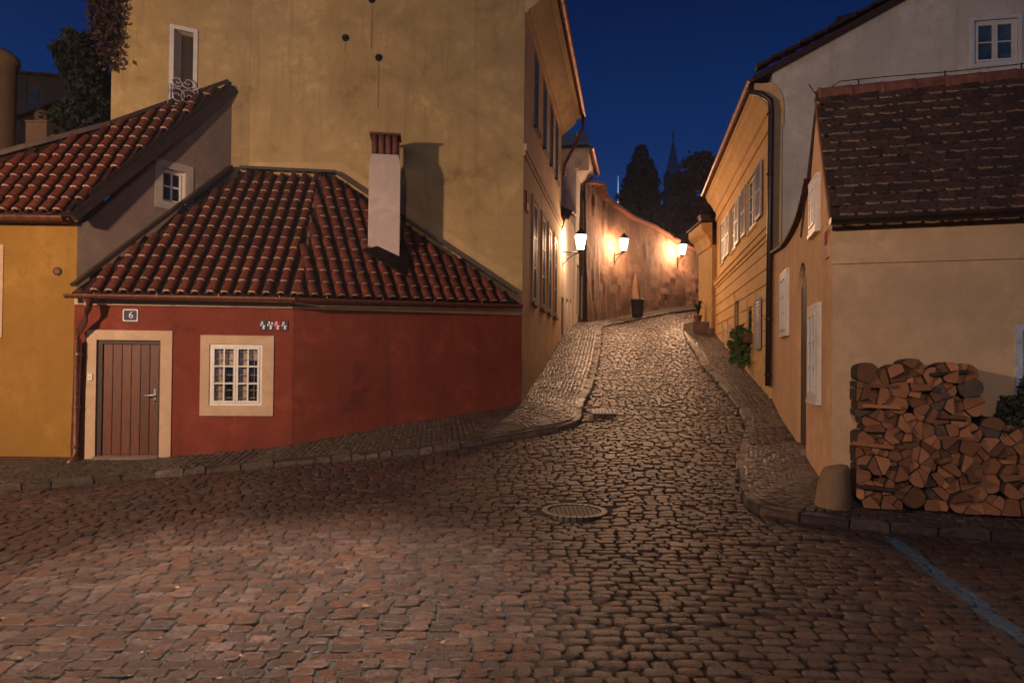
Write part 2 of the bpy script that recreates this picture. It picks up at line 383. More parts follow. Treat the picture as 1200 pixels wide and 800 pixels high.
KL = [(-12, 5.4), (-9, 6.6), (-6.46, 8.25), (-5.7, 8.75), (-4.98, 9.1), (-4.05, 9.25), (-3.4, 9.34), (-1.27, 9.7), (0, 10.15), (.83, 10.6), (1.16, 11.0), (1.33, 12), (1.57, 13), (1.83, 14.4), (2.06, 15.7), (2.4, 17.8), (2.66, 19.5), (3.0, 22), (3.25, 23.3), (3.8, 24.7), (4.5, 26.0), (5.33, 27.2), (7.1, 29.2), (9.5, 31.0), (13, 33)]
KR = [(12, 3.7), (9, 4.55), (4.6, 5.78), (3.3, 6.16), (2.75, 6.42), (2.52, 6.75), (2.55, 7.2), (2.85, 8.2), (3.35, 9.5), (3.82, 10.6), (4.06, 11.5), (4.24, 12.6), (4.42, 14.0), (4.64, 15.9), (4.88, 17.2), (5.27, 19.6), (5.75, 21.8), (6.5, 24), (8.2, 26.4), (12, 28.8)]
IL = [(-12.5, 11), (-9.3, 11), (-6.9, 11), (-6, 11), (-5.2, 11), (-4.2, 11.1), (-3.4, 11.2), (-1.5, 11.9), (-.5, 12.5), (-.3, 12.7), (-.15, 13.0), (-.05, 13.4), (.1, 14.1), (.3, 15.2), (.55, 16.4), (.9, 18.2), (1.2, 20.1), (1.6, 22.8), (2.0, 25), (2.4, 27.4), (3.4, 29.2), (4.6, 31), (6.6, 33.2), (9.0, 35), (12.5, 37)]
IR = [(12.6, 8), (9.6, 8), (5.2, 8), (4.3, 8), (4.2, 8.1), (4.2, 8.2), (4.3, 8.4), (4.5, 9.2), (4.9, 10.2), (5.2, 11.2), (5.4, 12), (5.7, 13), (5.95, 14.3), (6.3, 16), (6.5, 17.4), (7.0, 19.5), (7.4, 21), (8, 22.6), (9.4, 24.6), (12.5, 26)]
ROAD = [tuple(p) for p in ([(-12, 0)] + KL + KR[::-1] + [(12, 0)])]
CURB_H = .085
def SW(x, y, dk): return G(x, y) + CURB_H + .035*min(dk, 1.5)
BUILD_POLY = [[(-11.5, 9.8), LGa, LGb, (-11.5, 14)], [(P_a.x, P_a.y), (P_b.x, P_b.y), (P_c.x, P_c.y), C2, LGb],
              [C3, C2, CC, DD, (-5, 19)], [RB, RA, RE, (9, 9), (6.4, 11.9)], [OB, OA, OE, (12.5, 19)]]
def in_building(x, y): return any(inpoly(x, y, p) for p in BUILD_POLY)

# ------------------------------------------------------------------ ground
def nonuni(a, b, fine_a, fine_b, df, dc):
    L = []; x = a
    while x < b:
        L.append(x); x += df if fine_a <= x < fine_b else dc
    L.append(b); return L
gx = nonuni(-160, 160, -13, 14, .35, 7); gy = nonuni(-60, 220, -1, 38, .35, 7)
V = [(x, y, G(x, y)-.024) for y in gy for x in gx]; nx = len(gx)
Fq = [(j*nx+i, j*nx+i+1, (j+1)*nx+i+1, (j+1)*nx+i) for j in range(len(gy)-1) for i in range(nx-1)]
ground = link('ground', arrmesh('ground', V, Fq, [M_JOINT], smooth=True)); tag(ground, 'dark gravel ground showing between the setts of the square', kind='structure')
# stone template: rounded rectangular sett
def sett_template(seg=8, seed=0):
    rg = np.random.default_rng(seed); ang = np.arange(seg)*2*math.pi/seg + math.pi/seg
    c, s_ = np.cos(ang), np.sin(ang)
    ex = .34
    X = np.sign(c)*np.abs(c)**ex*.5; Y = np.sign(s_)*np.abs(s_)**ex*.5
    X = X*(1+rg.normal(0, .05, seg)); Y = Y*(1+rg.normal(0, .07, seg))
    rings = [(.96, -2.2), (1.0, .0), (.975, .66), (.87, .98)]
    V = []
    for k, z in rings:
        V += [(x*k, y*k, z + (rg.normal(0, .09) if z > .3 else 0)) for x, y in zip(X, Y)]
    V.append((rg.normal(0, .05), rg.normal(0, .05), 1.0))
    F4 = []
    for r in range(len(rings)-1):
        for k in range(seg):
            k2 = (k+1) % seg; F4.append((r*seg+k, r*seg+k2, (r+1)*seg+k2, (r+1)*seg+k))
    r = len(rings)-1; T3 = [(r*seg+k, r*seg+(k+1) % seg, len(V)-1) for k in range(seg)]
    tri = []
    for a, b, c_, d in F4: tri += [(a, b, c_), (a, c_, d)]
    return np.array(V), np.array(tri+T3)
TEMPL = [sett_template(8, i) for i in range(10)]
def stones_joined(name, L, mats, parent):
    """L rows: x,y,z,w,d,h,rot,gx,gy"""
    if not L: return
    A = np.array(L); VV = []; FF = []; TT = []; off = 0
    pick = RNG.integers(0, len(TEMPL), len(A))
    for ti, (tv, tf) in enumerate(TEMPL):
        B = A[pick == ti]
        if not len(B): continue
        n = len(B); v = np.repeat(tv[None], n, 0)
        x = v[:, :, 0]*B[:, 3:4]; y = v[:, :, 1]*B[:, 4:5]; z = v[:, :, 2]*B[:, 5:6]
        cr, sr = np.cos(B[:, 6:7]), np.sin(B[:, 6:7])
        X = x*cr-y*sr; Y = x*sr+y*cr; Z = z + X*B[:, 7:8] + Y*B[:, 8:9]
        VV.append(np.stack([X+B[:, 0:1], Y+B[:, 1:2], Z+B[:, 2:3]], 2).reshape(-1, 3))
        FF.append((tf[None]+(np.arange(n)*len(tv))[:, None, None]+off).reshape(-1, 3)); off += n*len(tv)
        TT.append(np.repeat(RNG.random(n), len(tv)))
    me = arrmesh(name, np.concatenate(VV), np.concatenate(FF), mats, np.concatenate(TT), smooth=False)
    o = link(name, me, parent); o['kind'] = 'stuff'; return o
def templ_meshes(name, mats):
    return [arrmesh(name, v, f, mats, smooth=False) for v, f in TEMPL]
def stone_obj(name, me, row, parent):
    x, y, z, w, d, h, rot, a, b = row
    S = Matrix(((1, 0, 0, 0), (0, 1, 0, 0), (a, b, 1, 0), (0, 0, 0, 1)))
    M = Matrix.Translation((x, y, z)) @ S @ Matrix.Rotation(rot, 4, 'Z') @ Matrix.Diagonal((w, d, h, 1))
    return link(name, me, parent, M)
road = tag(link('road', bpy.data.meshes.new('road')), 'wet reddish cobbled road and square laid in rows of setts', kind='structure')
# a thin bedding sheet for the road itself
mb = MB()
ys = [i*.5 for i in range(-12, 66)]
for ya, yb in zip(ys, ys[1:]):
    for i in range(24):
        xa = -12+i; xb = xa+1
        if inpoly(xa+.5, ya+.25, ROAD): mb.poly([(xa, ya, G(xa, ya)-.009), (xb, ya, G(xb, ya)-.009), (xb, yb, G(xb, yb)-.009), (xa, yb, G(xa, yb)-.009)])
road.data = mb.mesh('road', M_JOINT, True)
MHC = pix(673, 604, 6.75); MHC = Vector((MHC.x, MHC.y, G(MHC.x, MHC.y)))
bl1 = hit_plane(1047, 630, Vector((0, 0, .0)), Vector((0, 0, 1))); bl2 = hit_plane(1225, 768, Vector((0, 0, -.03)), Vector((0, 0, 1)))
BLd = Vector((bl2.x-bl1.x, bl2.y-bl1.y)); BLl = BLd.length; BLd.normalize()
def grad(x, y): return (G(x+.15, y)-G(x-.15, y))/.3, (G(x, y+.15)-G(x, y-.15))/.3
rows = []; painted = []
y0 = 1.9; j = 0
while y0 < 31.5:
    d = random.uniform(.086, .106) if y0 < 20 else .13
    xl = -min(9.5, .83*y0+1.6); xr = min(9.5, .83*y0+1.6)
    if y0 > 12: xl, xr = 0, 10
    x = xl + random.uniform(0, .15)
    while x < xr:
        w = random.uniform(.115, .195)
        if random.random() < .12: w = random.uniform(.08, .11)
        xc = x+w/2
        lf = max(0, -xc-.2); wf = lambda x: .035*math.sin(x*.9+y0*.2) + .008*math.sin(x*2.3+1.3*y0) - .085*max(0, -x-.2)*min(1, max(0, (y0-3.5)/3))
        if y0 > 11: wf = lambda x: .05*math.sin(x*2.2+y0)
        warp = wf(xc); wrot = math.atan((wf(xc+.05)-wf(xc-.05))/.1)
        yc = y0 + d/2 + warp + random.uniform(-.008, .008)
        if inpoly(xc, yc, ROAD) and (xc-MHC.x)**2+(yc-MHC.y)**2 > .40**2 and -.2 < yc:
            a, b = grad(xc, yc)
            rot = random.gauss(0, .04) + wrot
            row = (xc, yc, G(xc, yc)+random.gauss(0, .004), w-random.uniform(.006, .026), d-random.uniform(.003, .013), .009+random.uniform(0, .008), rot, a+random.gauss(0, .03), b+random.gauss(0, .03))
            rel = Vector((xc-bl1.x, yc-bl1.y)); al = rel.dot(BLd); ac = rel.x*BLd.y-rel.y*BLd.x
            if -.05 < al < BLl+.6 and abs(ac) < .15: painted.append(row)
            else: rows.append(row)
        x += w
    y0 += d; j += 1
def vis(row):
    x, y, z = row[:3]; p = Vector((x, y, z))-CAMP; dp = p.dot(FWD)
    if dp < .3: return -1
    u = U0+F*p.dot(RT)/dp; v = V0-F*p.dot(UP)/dp
    return dp if (-10 < u < 1210 and v < 806) else -1
vv = sorted(((vis(r), i) for i, r in enumerate(rows) if vis(r) > 0))
near = set(i for _, i in vv[:290])
SM = templ_meshes('cobblestone', [M_SETT])
for i in near: stone_obj('cobblestone', random.choice(SM), rows[i], road)
stones_joined('cobblestones', [r for i, r in enumerate(rows) if i not in near], [M_SETT], road)
PMs = templ_meshes('painted_cobblestone', [M_PAINTED])
for r in painted:
    o = stone_obj('painted_cobblestone', random.choice(PMs), r, road); o['label'] = 'sett carrying worn blue line paint'

# pavements: sheet + kerb stones + mosaic setts
def pavement(name, label, K, I, spacing, mat_fn, side):
    Ks = smooth_line(K, 5); Is = smooth_line(I, 5)
    NC = 8; V = []; Fq = []
    for a, b in zip(Ks, Is):
        for c in range(NC+1):
            p = a.lerp(b, c/NC); V.append((p.x, p.y, SW(p.x, p.y, (p-a).length)-.004))
    for i in range(len(Ks)-1):
        for c in range(NC):
            q = i*(NC+1)+c; f = (q, q+NC+1, q+NC+2, q+1); Fq.append(f if side > 0 else f[::-1])
    pv = tag(link(name, arrmesh(name, V, Fq, [M_JOINT], smooth=True)), label, kind='structure')
    # kerb stones
    acc = resample(Ks, .1); i = 0; kn = 0
    while i < len(acc)-3:
        n = random.choice((2, 3, 3, 4, 4, 5)); jn = min(len(acc)-1, i+n)
        a, b = acc[i], acc[jn]; d = (b-a); L = d.length; d.normalize(); nn = Vector((-d.y, d.x))*side
        if a.y > 29 or a.length > 40: break
        wk = .17+random.uniform(-.015, .03); g = .008
        a2 = a+d*g; b2 = b-d*g
        def col(p, off, dz): return (p.x+nn.x*off, p.y+nn.y*off, dz)
        za = G(a.x, a.y)+CURB_H+.010+random.uniform(-.018, .010); zb = G(b.x, b.y)+CURB_H+.010+random.uniform(-.018, .010)
        ga = G(a.x, a.y)-.1; gb = G(b.x, b.y)-.1
        e = .022
        m = MB(); j1 = random.uniform(-.03, .015); j2 = random.uniform(-.03, .015)
        R0 = [col(a2, j1, ga), col(b2, j2, gb), col(b2, wk, gb), col(a2, wk, ga)]
        R1 = [col(a2, j1, za-e), col(b2, j2, zb-e), col(b2, wk, zb-e), col(a2, wk, za-e)]
        R2 = [col(a2+d*e, j1+e, za), col(b2-d*e, j2+e, zb), col(b2-d*e, wk-e, zb), col(a2+d*e, wk-e, za)]
        if side < 0: R0, R1, R2 = R0[::-1], R1[::-1], R2[::-1]
        for ra, rb in ((R0, R1), (R1, R2)):
            for k in range(4):
                k2 = (k+1) % 4; m.poly([ra[k], ra[k2], rb[k2], rb[k]])
        m.poly(R2)
        vr = vis((a.x, a.y, za))
        o = m.build('kerb_stone', M_KERB, pv); kn += 1
        i = jn
    # mosaic
    L1 = []; L2 = []
    Kf = resample(Ks, spacing); 
    # matching inner points by arclength fraction along the coarse pairs
    segs = list(zip(Ks, Is, Ks[1:], Is[1:]))
    for a, b, a2, b2 in segs:
        if a.y > 27 or max(abs(a.x), abs(a2.x)) > 9.2: continue
        n = max(1, int(round((a2-a).length/spacing)))
        for k in range(n):
            p = a.lerp(a2, (k+.5)/n); q = b.lerp(b2, (k+.5)/n); Lq = (q-p).length; c = .20
            ang = math.atan2((a2-a).y, (a2-a).x)
            while c < Lq:
                sp = spacing*random.uniform(.9, 1.15); pt = p.lerp(q, c/Lq)
                if not in_building(pt.x, pt.y):
                    gxx, gyy = grad(pt.x, pt.y)
                    drv = side < 0 and 9.15 < pt.y - .15*(pt.x-3.5) < 10.15
                    row = (pt.x, pt.y, SW(pt.x, pt.y, c)+random.gauss(0, .003), sp*random.uniform(.84, .96), spacing*random.uniform(.84, .96), .012 if not drv else .02, ang+random.gauss(0, .08), gxx+random.gauss(0, .05), gyy+random.gauss(0, .05))
                    if not drv: (L2 if mat_fn(pt.x, pt.y) else L1).append(row)
                c += sp
    return pv, L1, L2
pvL, a1, a2 = pavement('left_pavement', 'mosaic pavement climbing along the red cottage and tall yellow house', KL, IL, .085, lambda x, y: x < .2 and y < 10.9, 1)
stones_joined('mosaic_setts', a1, [M_MOSA], pvL); stones_joined('mossy_mosaic_setts', a2, [M_MOSM], pvL)
pvR, b1, b2 = pavement('right_pavement', 'mosaic pavement in front of the wood pile and up the right side', KR, IR, .09, lambda x, y: y < 6.75, -1)
bv = sorted(((vis(r), i) for i, r in enumerate(b2) if vis(r) > 0)); nb = set(i for _, i in bv[:290])
dv = []
yy = 9.05
while yy < 10.35:
    xx = 3.3 + (yy-9.3)*.35
    while xx < 4.9:
        w = random.uniform(.12, .18); x_, y_ = xx+w/2, yy+.065+.15*(xx-3.5)
        if 9.15 < y_-.15*(x_-3.5) < 10.15 and not in_building(x_, y_) and not inpoly(x_-.16, y_, ROAD):
            a_, b_ = grad(x_, y_); dv.append((x_, y_, SW(x_, y_, .4)+random.gauss(0, .004), w-.012, .118, .022, .15+random.gauss(0, .05), a_, b_))
        xx += w
    yy += .13
stones_joined('driveway_setts', dv, [M_SETT], pvR)
PSM = templ_meshes('paving_stone', [M_MOSM])
for i in nb: stone_obj('paving_stone', random.choice(PSM), b2[i], pvR)
stones_joined('front_paving_setts', [r for i, r in enumerate(b2) if i not in nb], [M_MOSM], pvR)
stones_joined('mosaic_setts', b1, [M_MOSA], pvR)

# manhole cover
mh = thing('manhole_cover', 'round iron manhole cover set in the cobbles of the square', 'manhole cover')
m = MB(); m.lathe((MHC.x, MHC.y, MHC.z), [(.27, -.02), (.27, .012), (.255, .016), (.02, .012)], 32); m.build('cover', simple('rusty_iron', (.035, .022, .018), .6, .5, .3, 20, .3), mh)
m = MB()
for k in range(32):
    a = 2*math.pi*k/32; b = 2*math.pi*(k+.8)/32
    c_, s_ = lambda r, q: MHC.x+r*math.cos(q), lambda r, q: MHC.y+r*math.sin(q)
    z = MHC.z
    m.hexa([(c_(.275, a), s_(.275, a), z-.03), (c_(.345, a), s_(.345, a), z-.03), (c_(.345, b), s_(.345, b), z-.03), (c_(.275, b), s_(.275, b), z-.03),
            (c_(.28, a), s_(.28, a), z+.024), (c_(.34, a), s_(.34, a), z+.024), (c_(.34, b), s_(.34, b), z+.024), (c_(.28, b), s_(.28, b), z+.024)])
m.build('rim', simple('worn_iron_rim', (.085, .07, .062), .5, .6, .2, 30, .1), mh)
m = MB()
for k in range(-5, 6):
    for q in range(-5, 6):
        if k*k+q*q < 27: m.box(MHC.x+k*.045-.010, MHC.x+k*.045+.010, MHC.y+q*.045-.014, MHC.y+q*.045+.014, MHC.z+.008, MHC.z+.019)
m.build('tread_pattern', simple('rusty_iron', (.06, .035, .026)), mh)
# drain grate by the left kerb
dg = hit_plane(703, 492, Vector((0, 0, .6)), Vector((0, 0, 1))); dg = Vector((1.62, 11.5, 0)); dg.z = G(dg.x, dg.y)
gt = thing('drain_grate', 'slotted iron drain grate beside the left kerb corner', 'drain grate')
m = MB(); zg = dg.z+.028
m.hexa([(dg.x-.22, dg.y-.14, zg-.02), (dg.x+.22, dg.y-.14, zg-.02), (dg.x+.22, dg.y+.14, zg+.05), (dg.x-.22, dg.y+.14, zg+.05), (dg.x-.22, dg.y-.14, zg), (dg.x+.22, dg.y-.14, zg), (dg.x+.22, dg.y+.14, zg+.065), (dg.x-.22, dg.y+.14, zg+.065)])
m.build('frame', M_IRON, gt)
for k in range(7):
    m = MB(); x = dg.x-.19+k*.06
    m.hexa([(x, dg.y-.13, zg), (x+.035, dg.y-.13, zg), (x+.035, dg.y+.13, zg+.055), (x, dg.y+.13, zg+.055), (x, dg.y-.13, zg+.015), (x+.035, dg.y-.13, zg+.015), (x+.035, dg.y+.13, zg+.08), (x, dg.y+.13, zg+.08)])
    m.build('bar', simple('grate_iron', (.12, .11, .105), .4, .6), gt)

# ------------------------------------------------------------------ wall builder with real openings
def wall(w, z0, top, openings, mat, parent, name='wall', reveal=.16, t0=0.0, t1=None, thick=.3, revmat=None):
    """top: number or [(t,z)]; opening: (t0,t1,zb,zt) with zt number or [(t,z)]"""
    t1 = w.L if t1 is None else t1
    if not isinstance(top, (list, tuple)): top = [(t0, top), (t1, top)]
    cuts = {t0, t1}
    for p in top: 
        if t0 < p[0] < t1: cuts.add(p[0])
    for o in openings:
        cuts.add(o[0]); cuts.add(o[1])
        if isinstance(o[3], list):
            for p in o[3]: cuts.add(p[0])
    cuts = sorted(cuts); m = MB()
    for a, b in zip(cuts, cuts[1:]):
        if b-a < 1e-5: continue
        mid = (a+b)/2; ops = sorted([o for o in openings if o[0] <= mid <= o[1]], key=lambda o: o[2])
        lo = (z0, z0)
        for o in ops:
            zt = o[3]; zt = (lerp_tab(zt, a), lerp_tab(zt, b)) if isinstance(zt, list) else (zt, zt)
            m.poly([w.P(a, 0, lo[0]), w.P(b, 0, lo[1]), w.P(b, 0, o[2]), w.P(a, 0, o[2])])
            m.poly([w.P(a, 0, o[2]), w.P(b, 0, o[2]), w.P(b, -reveal, o[2]), w.P(a, -reveal, o[2])], 1)
            m.poly([w.P(a, -reveal, zt[0]), w.P(b, -reveal, zt[1]), w.P(b, 0, zt[1]), w.P(a, 0, zt[0])], 1)
            if abs(a-o[0]) < 1e-5: m.poly([w.P(a, 0, o[2]), w.P(a, -reveal, o[2]), w.P(a, -reveal, zt[0]), w.P(a, 0, zt[0])], 1)
            if abs(b-o[1]) < 1e-5: m.poly([w.P(b, -reveal, o[2]), w.P(b, 0, o[2]), w.P(b, 0, zt[1]), w.P(b, -reveal, zt[1])], 1)
            lo = zt
        za, zb = lerp_tab(top, a), lerp_tab(top, b)
        m.poly([w.P(a, 0, lo[0]), w.P(b, 0, lo[1]), w.P(b, 0, zb), w.P(a, 0, za)])
        m.poly([w.P(a, 0, za), w.P(b, 0, zb), w.P(b, -thick, zb), w.P(a, -thick, za)])       # top of the wall
        m.poly([w.P(b, -thick, z0), w.P(a, -thick, z0), w.P(a, -thick, za), w.P(b, -thick, zb)])  # inner face
    za = lerp_tab(top, t0); zb = lerp_tab(top, t1)
    c0, c1 = t0+.006, t1-.006
    m.poly([w.P(c0, -thick, z0), w.P(c0, 0, z0), w.P(c0, 0, za), w.P(c0, -thick, za)])
    m.poly([w.P(c1, 0, z0), w.P(c1, -thick, z0), w.P(c1, -thick, zb), w.P(c1, 0, zb)])
    return m.build(name, [mat, revmat or mat], parent)
def surround(w, t0, t1, z0, z1, wd, parent, mat, o=.018, bottom=True, name='window_surround'):
    m = MB(); m.wbox(w, t0-wd, t0, -.02, o, z0, z1); m.wbox(w, t1, t1+wd, -.02, o, z0, z1); m.wbox(w, t0-wd, t1+wd, -.02, o, z1, z1+wd)
    if bottom: m.wbox(w, t0-wd, t1+wd, -.02, o, z0-wd, z0)
    return m.build(name, mat, parent)
def casement(w, t0, t1, z0, z1, parent, mat=None, glass=None, depth=.09, fr=.045, leaves=2, cols=1, rws=3, bars=False, mw=.018, label=None):
    mat = mat or M_WHITEP; glass = glass or M_GLASS
    m = MB(); d0, d1 = -depth-.05, -depth
    m.wbox(w, t0, t0+fr, d0, d1, z0, z1); m.wbox(w, t1-fr, t1, d0, d1, z0, z1); m.wbox(w, t0+fr, t1-fr, d0, d1, z0, z0+fr); m.wbox(w, t0+fr, t1-fr, d0, d1, z1-fr, z1)
    win = m.build('window', mat, parent)
    if label: win['label'] = label
    lw = (t1-t0-2*fr)/leaves
    for k in range(leaves):
        a = t0+fr+k*lw+.003; b = a+lw-.006; q = fr*.8; zz0 = z0+fr+.003; zz1 = z1-fr-.003
        m = MB(); e0, e1 = d0+.01, d1+.012
        m.wbox(w, a, a+q, e0, e1, zz0, zz1); m.wbox(w, b-q, b, e0, e1, zz0, zz1); m.wbox(w, a+q, b-q, e0, e1, zz0, zz0+q); m.wbox(w, a+q, b-q, e0, e1, zz1-q, zz1)
        for i in range(1, rws):
            z = zz0+q+(zz1-zz0-2*q)*i/rws; m.wbox(w, a+q, b-q, e0+.01, e1-.004, z-mw/2, z+mw/2)
        for i in range(1, cols):
            t = a+q+(b-a-2*q)*i/cols; m.wbox(w, t-mw/2, t+mw/2, e0+.01, e1-.006, zz0+q, zz1-q)
        m.build('sash', mat, win)
        for i in range(rws):
            for jx in range(cols):
                m = MB(); ta = a+q+(b-a-2*q)*jx/cols+mw/2; tb = a+q+(b-a-2*q)*(jx+1)/cols-mw/2
                za = zz0+q+(zz1-zz0-2*q)*i/rws+mw/2; zb = zz0+q+(zz1-zz0-2*q)*(i+1)/rws-mw/2
                m.wbox(w, ta-.004, tb+.004, e0+.016, e0+.022, za-.004, zb+.004); m.build('pane', glass, win)
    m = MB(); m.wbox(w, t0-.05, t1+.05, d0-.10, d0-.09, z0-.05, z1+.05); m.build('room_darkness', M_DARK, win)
    return win
def shutter(w, t0, t1, z0, z1, o, parent, mat=None, boards=False, n=14):
    mat = mat or M_WHITEP; m = MB(); f = .05
    m.wbox(w, t0, t0+f, o, o+.035, z0, z1); m.wbox(w, t1-f, t1, o, o+.035, z0, z1); m.wbox(w, t0+f, t1-f, o, o+.035, z0, z0+f); m.wbox(w, t0+f, t1-f, o, o+.035, z1-f, z1)
    m.wbox(w, t0+f, t1-f, o+.003, o+.008, z0+f, z1-f)
    zm = (z0+z1)/2; m.wbox(w, t0+f, t1-f, o, o+.033, zm-.025, zm+.025)
    for i in range(n):
        z = z0+f+(z1-z0-2*f)*(i+.5)/n; h = (z1-z0-2*f)/n*.42
        m.hexa([w.P(t0+f, o+.03, z-h), w.P(t1-f, o+.03, z-h), w.P(t1-f, o+.024, z-h), w.P(t0+f, o+.024, z-h), w.P(t0+f, o+.016, z+h), w.P(t1-f, o+.016, z+h), w.P(t1-f, o+.01, z+h), w.P(t0+f, o+.01, z+h)])
    return m.build('shutter', mat, parent)
def gutter(pts, r, mat, parent, name='gutter', brackets=.9):
    m = MB(); pts = [Vector(p) for p in pts]; n = 8
    for a, b in zip(pts, pts[1:]):
        d = (b-a).normalized(); x = d.cross(Vector((0, 0, 1))).normalized()
        ra = []; rb = []
        for k in range(n+1):
            an = math.pi + math.pi*k/n; off = x*math.cos(an)*r + Vector((0, 0, 1))*math.sin(an)*r
            ra.append(a+off); rb.append(b+off)
        for k in range(n):
            m.poly([ra[k], rb[k], rb[k+1], ra[k+1]]); 
            s_ = .86; m.poly([a+(ra[k+1]-a)*s_, b+(rb[k+1]-b)*s_, b+(rb[k]-b)*s_, a+(ra[k]-a)*s_])
        m.poly(ra[::-1]); m.poly(rb)
    g = m.build(name, mat, parent, True)
    m = MB()
    for a, b in zip(pts, pts[1:]):
        L = (b-a).length; k = brackets*.5
        while k < L:
            p = a.lerp(b, k/L); d = (b-a).normalized(); x = d.cross(Vector((0, 0, 1))).normalized(); q = []
            for i in range(n+1):
                an = math.pi + math.pi*i/n; q.append(p + x*math.cos(an)*(r+.006) + Vector((0, 0, 1))*math.sin(an)*(r+.006))
            for i in range(n): m.poly([q[i]-d*.02, q[i]+d*.02, q[i+1]+d*.02, q[i+1]-d*.02])
            m.tube([p+x*(r+.004), p+x*(r+.004)+Vector((0, 0, .03))], .008, 5)
            m.build('gutter_bracket', mat, g); m = MB()
            k += brackets
    return g
# barrel tiles
def barrel_mesh():
    m = MB(); L = .36; n = 8; r0_, r1_ = .074, .058; th = .013
    th = .020
    def ring(r, y, z): return [(-r*math.cos(math.pi*k/n), y, r*math.sin(math.pi*k/n)*.86+z) for k in range(n+1)]
    A = ring(r0_, 0, .030); B = ring(r1_, L, .0); A2 = ring(r0_-th, -.012, .026); B2 = ring(r1_-th, L, .0)
    for k in range(n):
        m.poly([A[k+1], A[k], B[k], B[k+1]], 0)
        m.poly([A[k], A[k+1], A2[k+1], A2[k]], 1 if 1 < k < n-2 else 0)
    me = m.mesh('roof_tile', [M_TILE, M_MORT], True); return me
BARREL = barrel_mesh()
def tile_roof(E, e, s, poly, parent, pitch=.21, rowp=.275, dz=None, rot_j=.02, limit=290):
    """E origin, e eave direction, s upslope direction, poly in (a,b) plan coordinates of the roof plane"""
    nrm = e.cross(s).normalized(); amin = min(p[0] for p in poly); amax = max(p[0] for p in poly); bmax = max(p[1] for p in poly)
    pans = MB(); cnt = 0; a = amin + pitch*.5
    while a < amax:
        b = 0.0; r = 0
        while b < bmax:
            def W_(x, y, z):
                p = E + e*x + s*y + nrm*z
                return p + Vector((0, 0, dz(x, y))) if dz else p
            if inpoly(a, b+.12, poly) and inpoly(a, b+.22, poly):
                ds = (W_(a, b+.3, 0)-W_(a, b, 0)).normalized(); x_ = ds.cross(nrm).normalized()*1.0; x_ = e
                n2 = x_.cross(ds).normalized(); o_ = W_(a+random.gauss(0, .004), b-.03, .035+random.gauss(0, .003))
                M = Matrix(((x_.x, ds.x, n2.x, o_.x), (x_.y, ds.y, n2.y, o_.y), (x_.z, ds.z, n2.z, o_.z), (0, 0, 0, 1))) @ Matrix.Rotation(random.gauss(0, rot_j), 4, 'Z')
                if cnt < limit: link('roof_tile', BARREL, parent, M); cnt += 1
            # pan between columns
            a2 = a+pitch/2
            if inpoly(a2, b+.1, poly):
                k = 5; q0 = []; q1 = []
                for i in range(k+1):
                    an = math.pi*i/k; q0.append(W_(a2-.085*math.cos(an), b-.02, .07-.05*math.sin(an))); q1.append(W_(a2-.07*math.cos(an), b+.31, .045-.05*math.sin(an)))
                for i in range(k): pans.poly([q0[i], q0[i+1], q1[i+1], q1[i]])
            b += rowp; r += 1
        a += pitch
    if pans.f:
        o = pans.build('pan_tiles', M_PAN, parent, True); o['kind'] = 'stuff'
    return cnt
def roof_deck(pts, parent, mat, name='roof', th=.06):
    m = MB(); up = [Vector(p) for p in pts]; n = (up[1]-up[0]).cross(up[2]-up[0]).normalized()
    if n.z < 0: n = -n
    lo = [p-n*th for p in up]
    if (up[1]-up[0]).cross(up[2]-up[0]).z < 0: up = up[::-1]; lo = lo[::-1]
    m.poly(up); m.poly(lo[::-1])
    for i in range(len(up)):
        k = (i+1) % len(up); m.poly([lo[i], lo[k], up[k], up[i]])
    return m.build(name, mat, parent)
def beam(m, a, b, w, h, mm=0, upv=Vector((0, 0, 1))):
    a = Vector(a); b = Vector(b); d = (b-a).normalized(); x = d.cross(upv).normalized(); y = x.cross(d)
    c = []
    for p in (a, b):
        c.append([p-x*w/2-y*h/2, p+x*w/2-y*h/2, p+x*w/2+y*h/2, p-x*w/2+y*h/2])
    m.hexa(c[0]+c[1], mm)

# ================================================================== RED COTTAGE
rc = thing('red_cottage', 'low dark red cottage with barrel tiled roof and plank door', 'cottage')
ZE = 2.60
zeL = WL1.hit(200, 349)[1]; zeR = WL2.hit(600, 361)[1]
d0, zdt = WL1.hit(114, 398); d1, _ = WL1.hit(189, 398); zdb = WL1.hit(150, 534)[1]
wt0, wz1 = WL1.hit(246, 403); wt1, _ = WL1.hit(308, 403); wz0 = WL1.hit(280, 475)[1]
wall(WL1, -.4, zeL+.02, [(d0, d1, zdb, zdt), (wt0, wt1, wz0, wz1)], M_RED, rc, revmat=M_CREAM, reveal=.12)
wall(WL2, -.4, [(0, zeL+.02), (WL2.L, zeR+.02)], [], M_RED, rc)
# cream band below the eave
m = MB(); zb0 = WL1.hit(200, 359)[1]; zb1 = WL2.hit(600, 369)[1]
m.wbox(WL1, .02, WL1.L, -.02, .045, zb0, zeL+.03); m.hexa([WL2.P(0, .02, zb0), WL2.P(WL2.L, .02, zb1), WL2.P(WL2.L, -.02, zb1), WL2.P(0, -.02, zb0), WL2.P(0, .02, zeL+.03), WL2.P(WL2.L, .02, zeR+.03), WL2.P(WL2.L, -.02, zeR+.03), WL2.P(0, -.02, zeL+.03)])
m.build('eave_band', M_CREAM, rc)
# door surround, reaching the ground
m = MB(); fa = WL1.hit(103, 430)[0]-.015; fb = WL1.hit(202, 430)[0]; ft = WL1.hit(150, 387)[1]; gl = WL1.hit(104, 547)[1]; gr = WL1.hit(198, 536)[1]
m.wbox(WL1, fa, d0, -.02, .022, gl, ft); m.wbox(WL1, d1, fb, -.02, .022, gr, ft); m.wbox(WL1, d0, d1, -.02, .022, zdt, ft)
m.build('door_surround', M_CREAM, rc)
